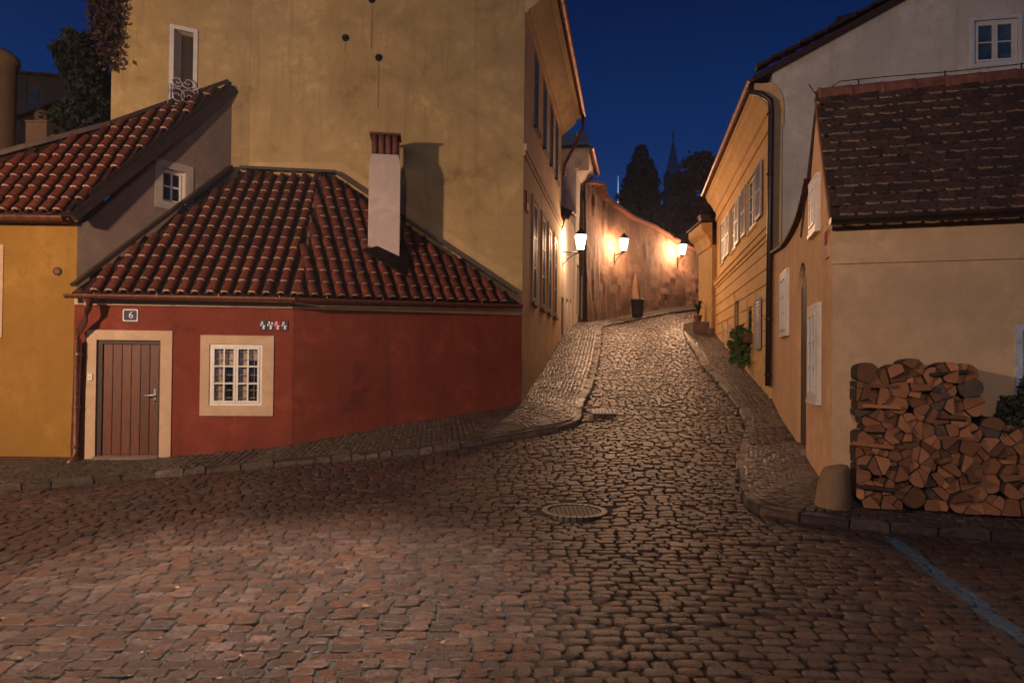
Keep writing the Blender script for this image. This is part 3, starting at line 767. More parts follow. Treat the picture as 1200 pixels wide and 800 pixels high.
# door: frame and planks
m = MB(); m.wbox(WL1, d0, d0+.07, -.10, -.02, zdb, zdt); m.wbox(WL1, d1-.04, d1, -.10, -.02, zdb, zdt); m.wbox(WL1, d0+.07, d1-.04, -.10, -.02, zdt-.06, zdt); m.wbox(WL1, d0+.06, d1-.03, -.12, -.095, zdb, zdt-.04)
door = m.build('door', M_DKWOOD, rc)
npl = 6; pa = d0+.075; pb = d1-.045
for k in range(npl):
    m = MB(); a = pa+(pb-pa)*k/npl+.005; b = pa+(pb-pa)*(k+1)/npl-.005
    m.wbox(WL1, a, b, -.094, -.05, zdb+.015, zdt-.065); e = .006
    m.wbox(WL1, a+e, b-e, -.05, -.045, zdb+.02, zdt-.07); m.build('plank', M_WOODD, door)
m = MB(); ht, hz = WL1.hit(180, 463); hp = WL1.P(ht, -.045, hz)
m.wbox(WL1, ht-.018, ht+.018, -.047, -.037, hz-.13, hz+.10); m.tube([WL1.P(ht, -.04, hz), WL1.P(ht, .02, hz), WL1.P(ht-.12, .025, hz-.005)], .010, 8); m.lathe(tuple(WL1.P(ht, -.02, hz-.09)), [(.004, -.02), (.012, -.01), (.012, .01), (.004, .02)], 8)
m.build('handle', M_STEEL, door)
m = MB(); m.wbox(WL1, d0-.0, d1+.0, -.1, .10, zdb-.22, zdb-.005); m.build('threshold', M_CONC, rc)
# window
a_, b_ = WL1.hit(235, 430)[0], WL1.hit(321, 430)[0]; c_, d_ = WL1.hit(278, 487)[1], WL1.hit(278, 393)[1]
m = MB(); m.wbox(WL1, a_, wt0, -.02, .02, c_, d_); m.wbox(WL1, wt1, b_, -.02, .02, c_, d_); m.wbox(WL1, wt0, wt1, -.02, .02, wz1, d_); m.wbox(WL1, wt0, wt1, -.02, .02, c_, wz0); m.build('window_surround', M_CREAM, rc)
win = casement(WL1, wt0, wt1, wz0, wz1, rc, glass=M_CLEAR, depth=.0, fr=.04, leaves=2, cols=2, rws=3, mw=.022, label='white double casement with iron grille behind the glass')
win.location = (0, 0, 0)
m = MB(); zz = (wz0+.06, wz1-.06)
for k in range(7):
    z = zz[0]+(zz[1]-zz[0])*(k+.5)/7; m.tube([WL1.P(wt0+.06, -.028, z), WL1.P(wt1-.06, -.028, z)], .006, 5)
for k in range(6):
    t = wt0+.08+(wt1-wt0-.16)*(k+.5)/6; m.tube([WL1.P(t, -.03, zz[0]), WL1.P(t, -.03, zz[1])], .005, 5)
m.build('grille', M_IRONP, win)
m = MB()
m.wbox(WL1, wt0+.05, wt0+.20, -.085, -.08, wz0, wz1); m.wbox(WL1, (wt0+wt1)/2+.03, (wt0+wt1)/2+.15, -.085, -.08, wz0, wz1); m.wbox(WL1, wt0+.2, (wt0+wt1)/2-.02, -.085, -.08, (wz0+wz1)/2+.14, wz1); m.wbox(WL1, wt1-.25, wt1-.03, -.085, -.08, (wz0+wz1)/2+.22, wz1); m.build('curtain', simple('warm_curtain', (.55, .42, .32), .9, 0, .2, 30, .2), win)
# door bell, small plate
m = MB(); t, z = WL1.hit(107, 441.5); m.wbox(WL1, t-.035, t+.035, .018, .045, z-.05, z+.05); bell = m.build('doorbell', M_WHITEP, rc)
m = MB(); m.wbox(WL1, t-.012, t+.012, .045, .05, z-.012, z+.012); m.build('button', M_GREYP, bell)
# house number plate
def text_obj(txt, w, t, z, o, size, mat, parent, name='lettering', sx=1.0):
    cu = bpy.data.curves.new(name, 'FONT'); cu.body = txt; cu.size = size; cu.extrude = .002; cu.align_x = 'CENTER'; cu.align_y = 'CENTER'; cu.materials.append(mat); cu.resolution_u = 3
    tmp = bpy.data.objects.new(name, cu); COL.objects.link(tmp); bpy.context.view_layer.update()
    me = bpy.data.meshes.new_from_object(tmp.evaluated_get(bpy.context.evaluated_depsgraph_get())); bpy.data.objects.remove(tmp)
    ob = bpy.data.objects.new(name, me); COL.objects.link(ob)
    p = w.P(t, o, z); d, n_ = w.d, w.n
    M = Matrix(((d.x, 0, n_.x, p.x), (d.y, 0, n_.y, p.y), (0, 1, 0, p.z), (0, 0, 0, 1))) @ Matrix.Diagonal((sx, 1, 1, 1))
    ob.parent = parent; ob.matrix_basis = M; return ob
def rplate(w, t0, t1, z0, z1, o0, o1, mat, parent, name, r=.02):
    m = MB(); P1 = []; 
    for cx, cz, a0 in ((t1-r, z1-r, 0), (t0+r, z1-r, 90), (t0+r, z0+r, 180), (t1-r, z0+r, 270)):
        for k in range(4):
            an = math.radians(a0+30*k); P1.append((cx+r*math.cos(an), cz+r*math.sin(an)))
    m.prism([w.P(a, o1, b) for a, b in P1], [w.P(a, o0, b) for a, b in P1]); return m.build(name, mat, parent)
ta, za = WL1.hit(144.5, 376.5); tb, zb = WL1.hit(162.5, 362.5)
np_ = rplate(WL1, ta, tb, za, zb, -.01, .02, M_LETTER, rc, 'house_number_plate'); np_['label'] = 'navy enamel house number plate reading 6'
rplate(WL1, ta+.018, tb-.018, za+.018, zb-.018, .0, .024, M_NAVY, np_, 'plate_face')
text_obj('6', WL1, (ta+tb)/2+.012, (za+zb)/2, .026, .15, M_LETTER, np_)
# four small enamel plates
ta, za = WL1.hit(304.5, 387); tb, zb = WL1.hit(338, 376); n4 = 4
for k in range(4):
    a = ta+(tb-ta)*k/4+.003; b = ta+(tb-ta)*(k+1)/4-.003
    p = rplate(WL1, a, b, za, zb, -.01, .018, (M_NAVY, M_NAVY, M_REDEN, M_NAVY)[k], rc, 'enamel_plate', .006)
    m = MB(); w_ = b-a; h_ = zb-za
    for sx_, sz_, dx, dz_ in ((.2, .72, .28, .18), (.08, .45, .16, .22), (.42, .42, .4, .1), (.42, .12, .3, .3), (.30, .58, .2, .1)):
        m.wbox(WL1, a+w_*sx_, a+w_*(sx_+dx), .017, .021, za+h_*sz_, za+h_*(sz_+dz_))
    if k == 1: m.wbox(WL1, a+w_*.68, a+w_*.9, .017, .0215, za+h_*.6, za+h_*.85)
    m.build('emblem', M_LETTER, p)
# roof
E0 = pix(84, 343, 9.78); E1 = pix(349, 347, 10.02); E1.z = E0.z = (E0.z+E1.z)/2+.0
E2 = pix(610, 356, 11.98)
T0 = pix(284, 203, 12.24); 
s2 = W2.hit(377, 210); T1 = W2.P(s2[0], .05, s2[1])
s3 = W2.hit(396, 209); T1b = W2.P(s3[0], .02, s3[1])
roofA = roof_deck([E0, E1, T1, T0], rc, M_PAN, 'roof', .05); roofA['label'] = 'left slope of the cottage roof'
eA = (E1-E0).normalized(); nA = (E1-E0).cross((T0+T1)/2-E0).normalized(); sA = nA.cross(eA).normalized()
def loc2(p, E, e, s): q = p-E; return (q.dot(e), q.dot(s))
vG = LGb; EV = Vector((E0.x, E0.y, E0.z))
polyA = [loc2(E0, E0, eA, sA), loc2(E1, E0, eA, sA), loc2(T1, E0, eA, sA), loc2(T0, E0, eA, sA)]
def dzA(a, b):   # the old roof is slightly twisted
    P0 = E0+eA*a+sA*b
    # deviation of the two top corners from the mean plane
    nT0 = (T0-E0).dot(nA)/nA.z; nT1 = (T1-E0).dot(nA)/nA.z
    f = max(0, min(1, a/(E1-E0).length)); bb = max(0, min(1.1, b/3.3)); return (nT0*(1-f)+nT1*f)*bb
polyA2 = [(polyA[0][0]+.05, 0), (polyA[1][0]+.02, 0), (polyA[2][0]+.02, polyA[2][1]-.02), (polyA[3][0]+.05, polyA[3][1]-.02)]
nA_c = tile_roof(E0+nA*.0, eA, sA, polyA2, roofA, dz=dzA)
eB = (E2-E1); eB.z = 0; eB.normalize(); eBB = (E2-E1).normalized()
nB = (E2-E1).cross(T1b-E1).normalized(); sB = nB.cross(eBB).normalized()
hitc = W2.hit(604, 346); T2 = W2.P(hitc[0], .02, hitc[1])
roofB = roof_deck([E1, E2, T1b, T1], rc, M_PAN, 'roof', .05); roofB['label'] = 'right slope of the cottage roof under the chimney'
polyB = [loc2(E1, E1, eBB, sB), loc2(E2, E1, eBB, sB), loc2(T1b, E1, eBB, sB), loc2(T1, E1, eBB, sB)]
tile_roof(E1, eBB, sB, [(polyB[0][0]-.08, 0), (polyB[1][0]-.05, 0), (polyB[2][0]-.03, polyB[2][1]-.12), (polyB[3][0]-.06, polyB[3][1]-.08)], roofB, rowp=.27)
# paler plaster margin on the tall wall above the cottage roof
m = MB(); bt0 = [W2.hit(u, v) for u, v in ((291, 206), (396, 208), (607, 349))]; bt1 = [W2.hit(u, v) for u, v in ((291, 190), (401, 191), (609, 328))]
for k in range(2):
    (ta, za), (tb, zb), (tc, zc_), (td, zd) = bt0[k], bt0[k+1], bt1[k+1], bt1[k]
    m.hexa([W2.P(ta, .006, za), W2.P(tb, .006, zb), W2.P(tb, -.01, zb), W2.P(ta, -.01, za), W2.P(td, .006, zd), W2.P(tc, .006, zc_), W2.P(tc, -.01, zc_), W2.P(td, -.01, zd)])
MARGIN = m
# flashings against the tall wall and the neighbour
m = MB()
def flash(m, a, b, w=.16, lift=.05):
    beam(m, Vector(a)+Vector((0, 0, lift)), Vector(b)+Vector((0, 0, lift)), w, .05)
f0 = T0+Vector((0, -.06, 0.03)); f1 = W2.P(s3[0], .1, s3[1]+.03); f2 = W2.P(hitc[0]+.02, .10, hitc[1])
flash(m, f0, f1); flash(m, f1, f2, .14)
m.build('flashing', M_DKMETAL, rc)
m = MB(); flash(m, E0+Vector((.02, 0, .05)), WG.P(WG.L-.05, .07, T0.z+.0), .15, .06); m.build('verge_flashing', M_DKMETAL, rc)
m = MB()
kk = 12
for k in range(kk):   # mortared hip between the two slopes
    a = E1.lerp(T1, k/kk); b = E1.lerp(T1, (k+1.12)/kk)
    m.tube([a+Vector((0, 0, .05)), b+Vector((0, 0, .04))], [.055, .045], 7)
hp = m.build('hip_mortar', simple('hip_mortar', (.20, .11, .08), .9, 0, .4, 20, .5), rc, True)
gutter([E0+Vector((-.05, -.06, -.03)), E1+Vector((0, -.07, -.03)), E2+Vector((.02, -.07, -.02))], .065, M_COPPER, rc)
# downpipe at the left corner
dp = [pix(103, 350, 9.72), pix(103, 362, 9.73), pix(99, 376, 9.8), pix(93, 388, 9.86), pix(92, 400, 9.88), pix(87, 530, 9.88), pix(86, 539, 9.84), pix(79, 545, 9.72)]
m = MB(); m.tube(dp, [.075, .05, .05, .05, .05, .05, .05, .052], 12); dpo = m.build('downpipe', M_COPPER, rc, True)
m = MB()
for v in (416, 478, 524): p = pix(92-(v-400)*.038, v, 9.88); m.tube([p, p+Vector((0, 0, .03))], .06, 12)
m.build('pipe_clip', M_COPPER, dpo)
# chimney
cb = hit_plane(449, 300, E1, nB)
ch = thing('chimney', 'pale plastered chimney with clay tile cap rising from the cottage roof', 'chimney'); 
cw = Wall((pix(430, 400, cb.y-.12).x, cb.y-.12), (pix(466, 400, cb.y-.12).x, cb.y-.12+.0))
cw = Wall((cw.A.x, cw.A.y-.02), (cw.B.x, cw.B.y+.05))
zt = cw.hit(449, 180)[1]; zlo = cw.hit(449, 330)[1]; zsh = cw.hit(449, 193)[1]; D = .42
m = MB(); t0_, t1_ = 0, cw.L; i_ = .04
m.hexa([cw.P(t0_, 0, zlo), cw.P(t1_, 0, zlo), cw.P(t1_, -D, zlo), cw.P(t0_, -D, zlo), cw.P(t0_, 0, zsh), cw.P(t1_, 0, zsh), cw.P(t1_, -D, zsh), cw.P(t0_, -D, zsh)])
m.hexa([cw.P(t0_, 0, zsh), cw.P(t1_, 0, zsh), cw.P(t1_, -D, zsh), cw.P(t0_, -D, zsh), cw.P(t0_+i_, -i_, zt), cw.P(t1_-i_, -i_, zt), cw.P(t1_-i_, -D+i_, zt), cw.P(t0_+i_, -D+i_, zt)])
m.build('stack', M_CHIM, ch)
ztop = cw.hit(449, 157)[1]
for k in range(4):
    m = MB(); t = t0_+.09+(t1_-t0_-.18)*k/3
    m.tube([cw.P(t, -.10, zt-.01), cw.P(t, -.10, ztop)], .058, 10); m.build('cap_tile', M_RIDGE, ch, True)
    m = MB(); m.tube([cw.P(t, -D+.1, zt-.01), cw.P(t, -D+.1, ztop)], .058, 10); m.build('cap_tile', M_RIDGE, ch, True)
m = MB(); m.wbox(cw, t0_+.0, t1_-.0, -D+.02, -.02, ztop, ztop+.035); m.build('cap_slab', M_RIDGE, ch)
m = MB(); zf = cw.hit(430, 287)[1]; zf2 = cw.hit(466, 308)[1]
m.hexa([cw.P(t0_-.015, .012, zf-.13), cw.P(t1_+.015, .012, zf2-.13), cw.P(t1_+.015, -D-.02, zf2-.13), cw.P(t0_-.015, -D-.02, zf-.13), cw.P(t0_-.015, .012, zf), cw.P(t1_+.015, .012, zf2), cw.P(t1_+.015, -D-.02, zf2+.2), cw.P(t0_-.015, -D-.02, zf+.2)]); m.build('flashing', M_COPPER, ch)
m = MB(); q1 = hit_plane(425, 292, E1+nB*.15, nB); q2 = hit_plane(474, 322, E1+nB*.15, nB); q3 = hit_plane(482, 300, E1+nB*.15, nB); q4 = hit_plane(470, 282, E1+nB*.15, nB)
m.poly([q1, q2, q3, q4]); m.prism([q1, q2, q3, q4], [q-nB*.03 for q in (q1, q2, q3, q4)]); m.build('apron', M_DKMETAL, ch)

# ================================================================== TALL YELLOW HOUSE
tl = thing('tall_yellow_house', 'tall ochre plastered house rising behind the red cottage', 'house')
wa, wzt = W3.hit(204, 34); wb, _ = W3.hit(227, 30); wzb = W3.hit(214, 122)[1]
wall(W3, -.4, 11, [(wa, wb, wzb, wzt)], M_TALL, tl, reveal=.28, revmat=M_WHITE)
wall(W2, -.4, [(0, 11), (W2.L-.0, zk(8.9))], [], M_TALL, tl)
surround(W3, wa, wb, wzb, wzt, .07, tl, M_WHITEP, .02, False)
m = MB(); m.hexa([W3.P(wa, -.02, wzb), W3.P(wa+(wb-wa)*.42, -.2, wzb), W3.P(wa+(wb-wa)*.40, -.24, wzb), W3.P(wa, -.24, wzb), W3.P(wa, -.02, wzt), W3.P(wa+(wb-wa)*.42, -.2, wzt), W3.P(wa+(wb-wa)*.40, -.24, wzt), W3.P(wa, -.24, wzt)]); m.build('splayed_jamb', M_WHITE, tl)
casement(W3, wa+(wb-wa)*.42, wb, wzb, wzt, tl, M_DKWOOD, M_GLASS, depth=.18, leaves=1, cols=1, rws=3, fr=.05)
m = MB(); mid = (wa+wb)/2; bw = (wb-wa)/2
for sg in (-1, 1):     # scrolled window guard
    for cz_, rr, ph in ((.22, .16, 0), (.48, .11, 1)):
        pts = []
        for k in range(22):
            an = k*.45+ph*math.pi; r = rr*(1-k/24); pts.append(W3.P(mid+sg*(bw*.55)+sg*r*math.cos(an), .09, wzb-.12+cz_+r*math.sin(an)))
        m.tube(pts, .012, 5)
m.tube([W3.P(wa-.08, .09, wzb-.1), W3.P(wb+.08, .09, wzb-.1)], .012, 5); m.tube([W3.P(wa-.08, 0, wzb+.3), W3.P(wa-.08, .09, wzb+.3), W3.P(wa-.08, .09, wzb-.1)], .012, 5); m.tube([W3.P(wb+.08, 0, wzb+.3), W3.P(wb+.08, .09, wzb+.3), W3.P(wb+.08, .09, wzb-.1)], .012, 5)
m.build('window_guard', M_IRONP, tl)
# street facade
ups = []; los = []
for u in (625.5, 635.7, 643.8, 650):
    t = WF.hit(u, 430)[0]; ups.append((t-.27, t+.27, zk(6.15), zk(7.62)))
for u in (625, 635.4, 642.8, 649.4):
    t = WF.hit(u, 430)[0]; los.append((t-.30, t+.30, zk(2.75), zk(4.72)))
wall(WF, -.4, zk(8.2), ups+los, M_TALLS, tl, reveal=.05)
for i, (a, b, c, d) in enumerate(ups+los):
    casement(WF, a, b, c, d, tl, M_GREENP, M_GLASSB, depth=-.01, fr=.06, leaves=1, cols=2, rws=3)
    m = MB(); m.wbox(WF, a-.06, b+.06, -.1, .07, c-.06, c); m.build('window_sill', M_DKMETAL, tl)
    if i >= 4: surround(WF, a, b, c, d, .08, tl, M_TALLS, .025, False)
m = MB(); m.wbox(WF, .0, WF.L, -.05, .06, zk(5.28), zk(5.40)); m.wbox(WF, 0, WF.L, -.05, .03, zk(5.20), zk(5.28)); m.build('string_course', M_CREAM, tl)
m = MB(); m.wbox(WF, 0, WF.L, -.05, .03, -.3, 1.62); m.build('plinth', M_TALLS, tl)
prof = [(0, 7.70), (.05, 7.70), (.07, 7.76), (.12, 7.78), (.20, 7.84), (.30, 7.93), (.38, 8.03), (.40, 8.10), (.50, 8.12), (.50, 8.22), (0, 8.24)]; prof = [(o_*1.09, zk(z)) for o_, z in prof]
m = MB(); m.prism([WF.P(0, o, z) for o, z in prof][::-1], [WF.P(WF.L+.05, o, z) for o, z in prof][::-1]); m.build('cornice', M_TALLS, tl)
gutter([WF.P(-.1, .63, zk(8.22)), WF.P(WF.L+.1, .63, zk(8.22))], .075, M_COPPER, tl, brackets=.55)
roof_deck([WF.P(-.1, .61, zk(8.27)), WF.P(WF.L+.1, .61, zk(8.27)), WF.P(WF.L+.1, -3.2, 12.0), WF.P(-.1, -3.2, 12.0)], tl, M_PAN)
wall(Wall(DD, (DD[0]-6, DD[1]+1.1)), -.4, [(0, zk(8.2)), (3.4, 11.9), (6, 11.5)], [], M_TALL, tl)
m = MB(); m.tube([WF.P(WF.L-.02, .62, zk(8.15)), WF.P(WF.L-.02, .6, zk(7.8)), WF.P(WF.L-.02, .10, zk(6.9)), WF.P(WF.L-.02, .08, zk(6.6))], .05, 8); m.build('downpipe', M_COPPER, tl, True)
m = MB(); t, z = WF.hit(617, 237); m.wbox(WF, t-.12, t+.12, .0, .025, z-.2, z+.2); p = m.build('street_sign', M_REDEN, tl); p['label'] = 'red and white enamel sign on the street side'
m = MB(); m.wbox(WF, t-.09, t+.09, .025, .03, z-.16, z-.02); m.build('white_field', M_LETTER, p)
MARGIN.build('plaster_margin', plaster('pale_ochre_margin', (.60, .41, .19), .25, .15, .3, .2), tl)
# wall anchors with rust streaks
for u, v in ((405, 45), (444, 68), (436, 0)):
    t, z = W2.hit(u, v); m = MB(); pr = [(.07, -.0), (.075, .02), (.03, .035), (.0, .04)]
    m.tube([W2.P(t, 0, z), W2.P(t, .02, z)], .068, 14); m.tube([W2.P(t, .02, z), W2.P(t, .05, z)], .028, 8); a = m.build('wall_anchor', M_IRON, tl)
    if v > 0 or True:
        m = MB(); hh = .95 if u != 405 else .65
        m.wbox(W2, t-.012, t+.012, .0005, .003, z-hh, z-.06); m.build('rust_streak', simple('rust_streak', (.36, .205, .08), .9, 0, .3, 6, 0), a)
# ivy on the left edge
def leaves(name, pts, size, mat, parent=None, seed=1, up=.4, jit=None):
    rg = np.random.default_rng(seed); P = np.array(pts); n = len(P)
    a = rg.normal(size=(n, 3)); a /= np.linalg.norm(a, axis=1)[:, None]; b = rg.normal(size=(n, 3)); b -= (a*b).sum(1)[:, None]*a; b /= np.linalg.norm(b, axis=1)[:, None]
    s = size*rg.uniform(.6, 1.4, (n, 1)); V = np.stack([P-a*s, P+b*s*.55, P+a*s, P-b*s*.55], 1).reshape(-1, 3)
    Fq = np.arange(4*n).reshape(-1, 4); return link(name, arrmesh(name, V, Fq, [mat], np.repeat(rg.random(n), 4)), parent)
iv = thing('climbing_ivy', 'reddish leafless ivy trailing down the edge of the tall ochre house', 'ivy')
pts = []; m = MB()
for k in range(16):
    u = random.uniform(112, 136); v1 = random.uniform(30, 78) if u > 122 else random.uniform(10, 45)
    prev = []
    for i in range(12):
        v = -30+(v1+30)*i/11; uu = u+random.gauss(0, 2); t, z = W3.hit(uu, v, .06); p = W3.P(t, .06+random.random()*.06, z); prev.append(p)
        for q in range(16): pts.append(tuple(p+Vector((random.gauss(0, .07), random.gauss(0, .05)-.02, random.gauss(0, .09)))))
    m.tube(prev, .008, 4)
leaves('foliage', pts, .045, M_LEAFI, iv, 3); m.build('stem', M_TRUNK, iv)

# ================================================================== LEFT YELLOW HOUSE
lh = thing('left_yellow_house', 'deep yellow house with barrel tiled lean-to roof at the left edge', 'house')
ze = WLF.hit(40, 258)[1]; wu0 = WLF.hit(-48, 430)[0]; wu1 = WLF.hit(-9, 430)[0]; wz0_ = WLF.hit(0, 384)[1]; wz1_ = WLF.hit(0, 298)[1]
wall(WLF, WLF.hit(40, 535)[1], ze, [(wu0, wu1, wz0_, wz1_)], M_LEFTY, lh)
surround(WLF, wu0, wu1, wz0_, wz1_, .15, lh, M_CREAM, .02); casement(WLF, wu0, wu1, wz0_, wz1_, lh)
m = MB(); zp = WLF.hit(40, 535)[1]; m.wbox(WLF, .0, WLF.L-.02, -.2, -.03, -.5, zp); 
m.build('plinth', M_PLINTH, lh)
zA = WG.hit(97, 256)[1]; zB = WG.hit(268, 108)[1]
ga, gz1 = WG.hit(191, 196); gb, _ = WG.hit(218, 204); gz0 = WG.hit(205, 238)[1]
wall(WG, -.4, [(0, ze-.05), (.12, max(zA-.06, ze)), (WG.L, zB)], [(ga, gb, gz0, gz1)], M_PURP, lh, reveal=.16, revmat=M_WHITE)
surround(WG, ga, gb, gz0, gz1, .13, lh, plaster('pale_window_band', (.42, .36, .32)), .012)
casement(WG, ga, gb, gz0, gz1, lh, depth=.10, leaves=1, cols=2, rws=2, fr=.03, mw=.03)
# roof
eL = Vector((1, 0, 0)); LE0 = Vector((-11.5, 9.80, ze+.03)); LE1 = pix(80, 250, 9.82); LE0.z = LE1.z
topR = pix(268, 101, 12.15); rise = (topR.z-LE1.z)/(topR.y-LE1.y); sL = Vector((0, 1, rise)).normalized(); nL = eL.cross(sL)
lt3 = W3.hit(125, 150); L3 = W3.P(lt3[0], .03, lt3[1])
L3 = Vector((C3[0]+.03, C3[1], LE1.z+rise*(C3[1]-LE1.y))); q4_ = hit_plane(0, 185, LE1, nL); L4 = L3 + (q4_-L3)*((-11.5-L3.x)/(q4_.x-L3.x))
LR = roof_deck([LE0, LE1, topR, L3, L4], lh, M_PAN)
PL = [loc2(p, LE0, eL, sL) for p in (LE0, LE1, topR, L3, L4)]
PL2 = [(1.2, 0), (PL[1][0]-.02, 0), (PL[2][0]-.05, PL[2][1]-.05), (PL[3][0], PL[3][1]-.02), (1.2, PL[4][1])]
tile_roof(LE0, eL, sL, PL2, LR, pitch=.21, rowp=.275)
m = MB(); beam(m, LE1+Vector((.08, -.02, -.06)), topR+Vector((.10, .0, -.06)), .10, .14); m.build('verge_board', M_DKMETAL, lh)
m = MB(); beam(m, LE1+Vector((.0, -.02, .05)), topR+Vector((.02, .0, .05)), .10, .05); m.build('verge_cap', M_DKMETAL, lh)
m = MB(); beam(m, L3+Vector((0, -.04, .07)), topR+Vector((0, -.04, .07)), .08, .06); beam(m, L3+Vector((0, -.04, .05)), L4+Vector((0, -.0, .05)), .12, .08); m.build('flashing', M_DKMETAL, lh)
gutter([LE0+Vector((0, -.05, -.06)), LE1+Vector((-.03, -.05, -.06))], .07, M_COPPER, lh)
m = MB(); m.wbox(WLF, 0, WLF.L-.06, 0, .12, ze-.05, ze+.01); m.build('eave_board', M_COPPER, lh)
t, z = WLF.hit(68, 318); m = MB(); m.tube([WLF.P(t, -.0, z), WLF.P(t, .02, z)], .065, 16); v_ = m.build('vent', M_IRON, lh)
m = MB(); m.tube([WLF.P(t, .02, z), WLF.P(t, .03, z)], .04, 12); m.build('vent_cap', M_COPPER, v_)

# ================================================================== background left
bh = thing('dark_background_house', 'unlit low house with dark roof behind the left roof', 'house')
wb1 = Wall((pix(14, 400, 20).x, 20), (pix(100, 400, 20).x, 20.4)); zt_ = wb1.hit(60, 88)[1]
wa_, wz_ = wb1.hit(24, 100); wb_, _ = wb1.hit(30, 100)
wall(wb1, -1, zt_, [], M_DARKW, bh)
roof_deck([wb1.P(-.3, .4, zt_-.1), wb1.P(wb1.L+.3, .4, zt_-.1), wb1.P(wb1.L+.3, -2.5, zt_+.6), wb1.P(1.0, -2.5, zt_+.6)], bh, M_DKMETAL)
wall(Wall((wb1.A.x-.2, 24), (wb1.A.x, 20)), -1, zt_, [], M_DARKW, bh)
m = MB(); m.wbox(wb1, .35, .62, 0, .03, zt_-1.4, zt_-.5); w_ = m.build('window', M_GLASSB, bh)
lhh = thing('dark_shed', 'black sloping shed roof in front of the dark background house', 'shed')
ws = Wall((pix(18, 400, 16).x, 16), (pix(98, 400, 16.2).x, 16.2)); wall(ws, -1, [(0, ws.hit(20, 140)[1]), (ws.L, ws.hit(95, 112)[1])], [], simple('shed_tar', (.012, .012, .014), .9), lhh)
roof_deck([ws.P(-.1, .2, ws.hit(20, 138)[1]), ws.P(ws.L+.1, .2, ws.hit(95, 110)[1]), ws.P(ws.L+.1, -2, ws.hit(95, 100)[1]), ws.P(-.1, -2, ws.hit(20, 128)[1])], lhh, M_DKMETAL)
gp = thing('garden_pier', 'short plastered pier topped by a round stone ball beside the dark tree', 'gate pier')
pc = pix(50, 165, 13.2); m = MB(); m.box(pc.x-.22, pc.x+.22, 13.0, 13.4, 0, pix(50, 148, 13.2).z); m.box(pc.x-.26, pc.x+.26, 12.96, 13.44, pix(50, 148, 13.2).z, pix(50, 146, 13.2).z); m.build('pier', plaster('pier_plaster', (.22, .13, .08)), gp)
zc = pix(50, 138, 13.2).z; m = MB(); m.lathe((pc.x, 13.2, zc), [(.05, -.16), (.11, -.12), (.155, -.04), (.155, .04), (.11, .12), (.04, .155)], 14); m.build('ball', plaster('pier_ball', (.14, .08, .05)), gp, True)
gw = thing('low_garden_wall', 'low plastered wall running from the ball-topped pier behind the roof', 'wall')
m = MB(); m.box(pix(55, 160, 13.2).x, pix(120, 160, 13.2).x, 13.1, 13.3, 0, pix(80, 160, 13.2).z); m.build('wall', plaster('pier_plaster', (.22, .13, .08)), gw)
tw = thing('plastered_corner_tower', 'narrow plastered corner tower with rounded cap at the far left', 'tower')
tx = pix(14, 100, 12.5); m = MB(); m.lathe((tx.x-.42, 12.5, 0), [(.42, -.2), (.42, pix(14, 74, 12.5).z), (.47, pix(14, 72, 12.5).z), (.47, pix(14, 66, 12.5).z), (.38, pix(14, 61, 12.5).z), (.1, pix(14, 57, 12.5).z)], 24); m.build('shaft', plaster('tower_plaster', (.16, .10, .05)), tw, True)
m = MB(); m.tube([(tx.x-.5, 12.5, pix(0, 58, 12.5).z), (tx.x-.5, 12.5, 9)], .03, 6); m.build('mast', M_IRON, tw)
def blob(n, c, r, seed, shape=None):
    rg = random.Random(seed); out = []
    clumps = [(rg.gauss(0, .55), rg.gauss(0, .55), rg.gauss(0, .55)) for _ in range(38)]
    for _ in range(n):
        cx, cy, cz = rg.choice(clumps); L = math.sqrt(cx*cx+cy*cy+cz*cz); k = min(1, .95/max(L, .01))
        out.append((c[0]+r[0]*(cx*k+rg.gauss(0, .12)), c[1]+r[1]*(cy*k+rg.gauss(0, .12)), c[2]+r[2]*(cz*k+rg.gauss(0, .12))))
    return out
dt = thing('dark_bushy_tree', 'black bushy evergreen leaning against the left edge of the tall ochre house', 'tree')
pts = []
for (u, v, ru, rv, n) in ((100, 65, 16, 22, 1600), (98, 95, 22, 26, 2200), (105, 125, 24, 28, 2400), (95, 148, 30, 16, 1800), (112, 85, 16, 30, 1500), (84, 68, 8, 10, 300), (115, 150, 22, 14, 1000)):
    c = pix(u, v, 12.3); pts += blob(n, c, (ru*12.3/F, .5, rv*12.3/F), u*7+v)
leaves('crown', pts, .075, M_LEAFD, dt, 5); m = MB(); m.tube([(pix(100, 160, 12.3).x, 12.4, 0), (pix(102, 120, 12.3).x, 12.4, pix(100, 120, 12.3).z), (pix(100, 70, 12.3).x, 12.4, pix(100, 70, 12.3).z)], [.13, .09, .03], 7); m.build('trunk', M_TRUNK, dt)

# ================================================================== WHITE HOUSES up the street, left side
wh1 = thing('small_white_house', 'low white house with curved parapet behind the first street lamp', 'house')
WW1 = Wall(DD, (DD[0]+.184*4.35, DD[1]+4.35)); 
wk = Wall((DD[0]-.9, DD[1]+.02), (DD[0]+.12, DD[1]+.02))
za, zb = zk(5.15), zk(6.05)
prof = [(0, za), (.5, za+.15), (1.0, za+.45), (1.6, za+.78), (2.4, zb), (4.42, zb)]
o1 = WW1.hit(661.5, 350)[0]
wall(WW1, -.2, prof, [(.35, 1.05, 1.7, 3.6), (1.75, 2.35, 2.6, 3.7), (3.0, 3.5, 2.8, 3.8)], M_WHITE, wh1)
casement(WW1, .35, 1.05, 1.7, 3.6, wh1, M_DKWOOD, M_DARK, depth=.06, leaves=1, rws=1)
casement(WW1, 1.75, 2.35, 2.6, 3.7, wh1, M_GREYP, M_GLASS, depth=.05, leaves=1, rws=2, cols=2); casement(WW1, 3.0, 3.5, 2.8, 3.8, wh1, M_GREYP, M_GLASS, depth=.05, leaves=1, rws=2)
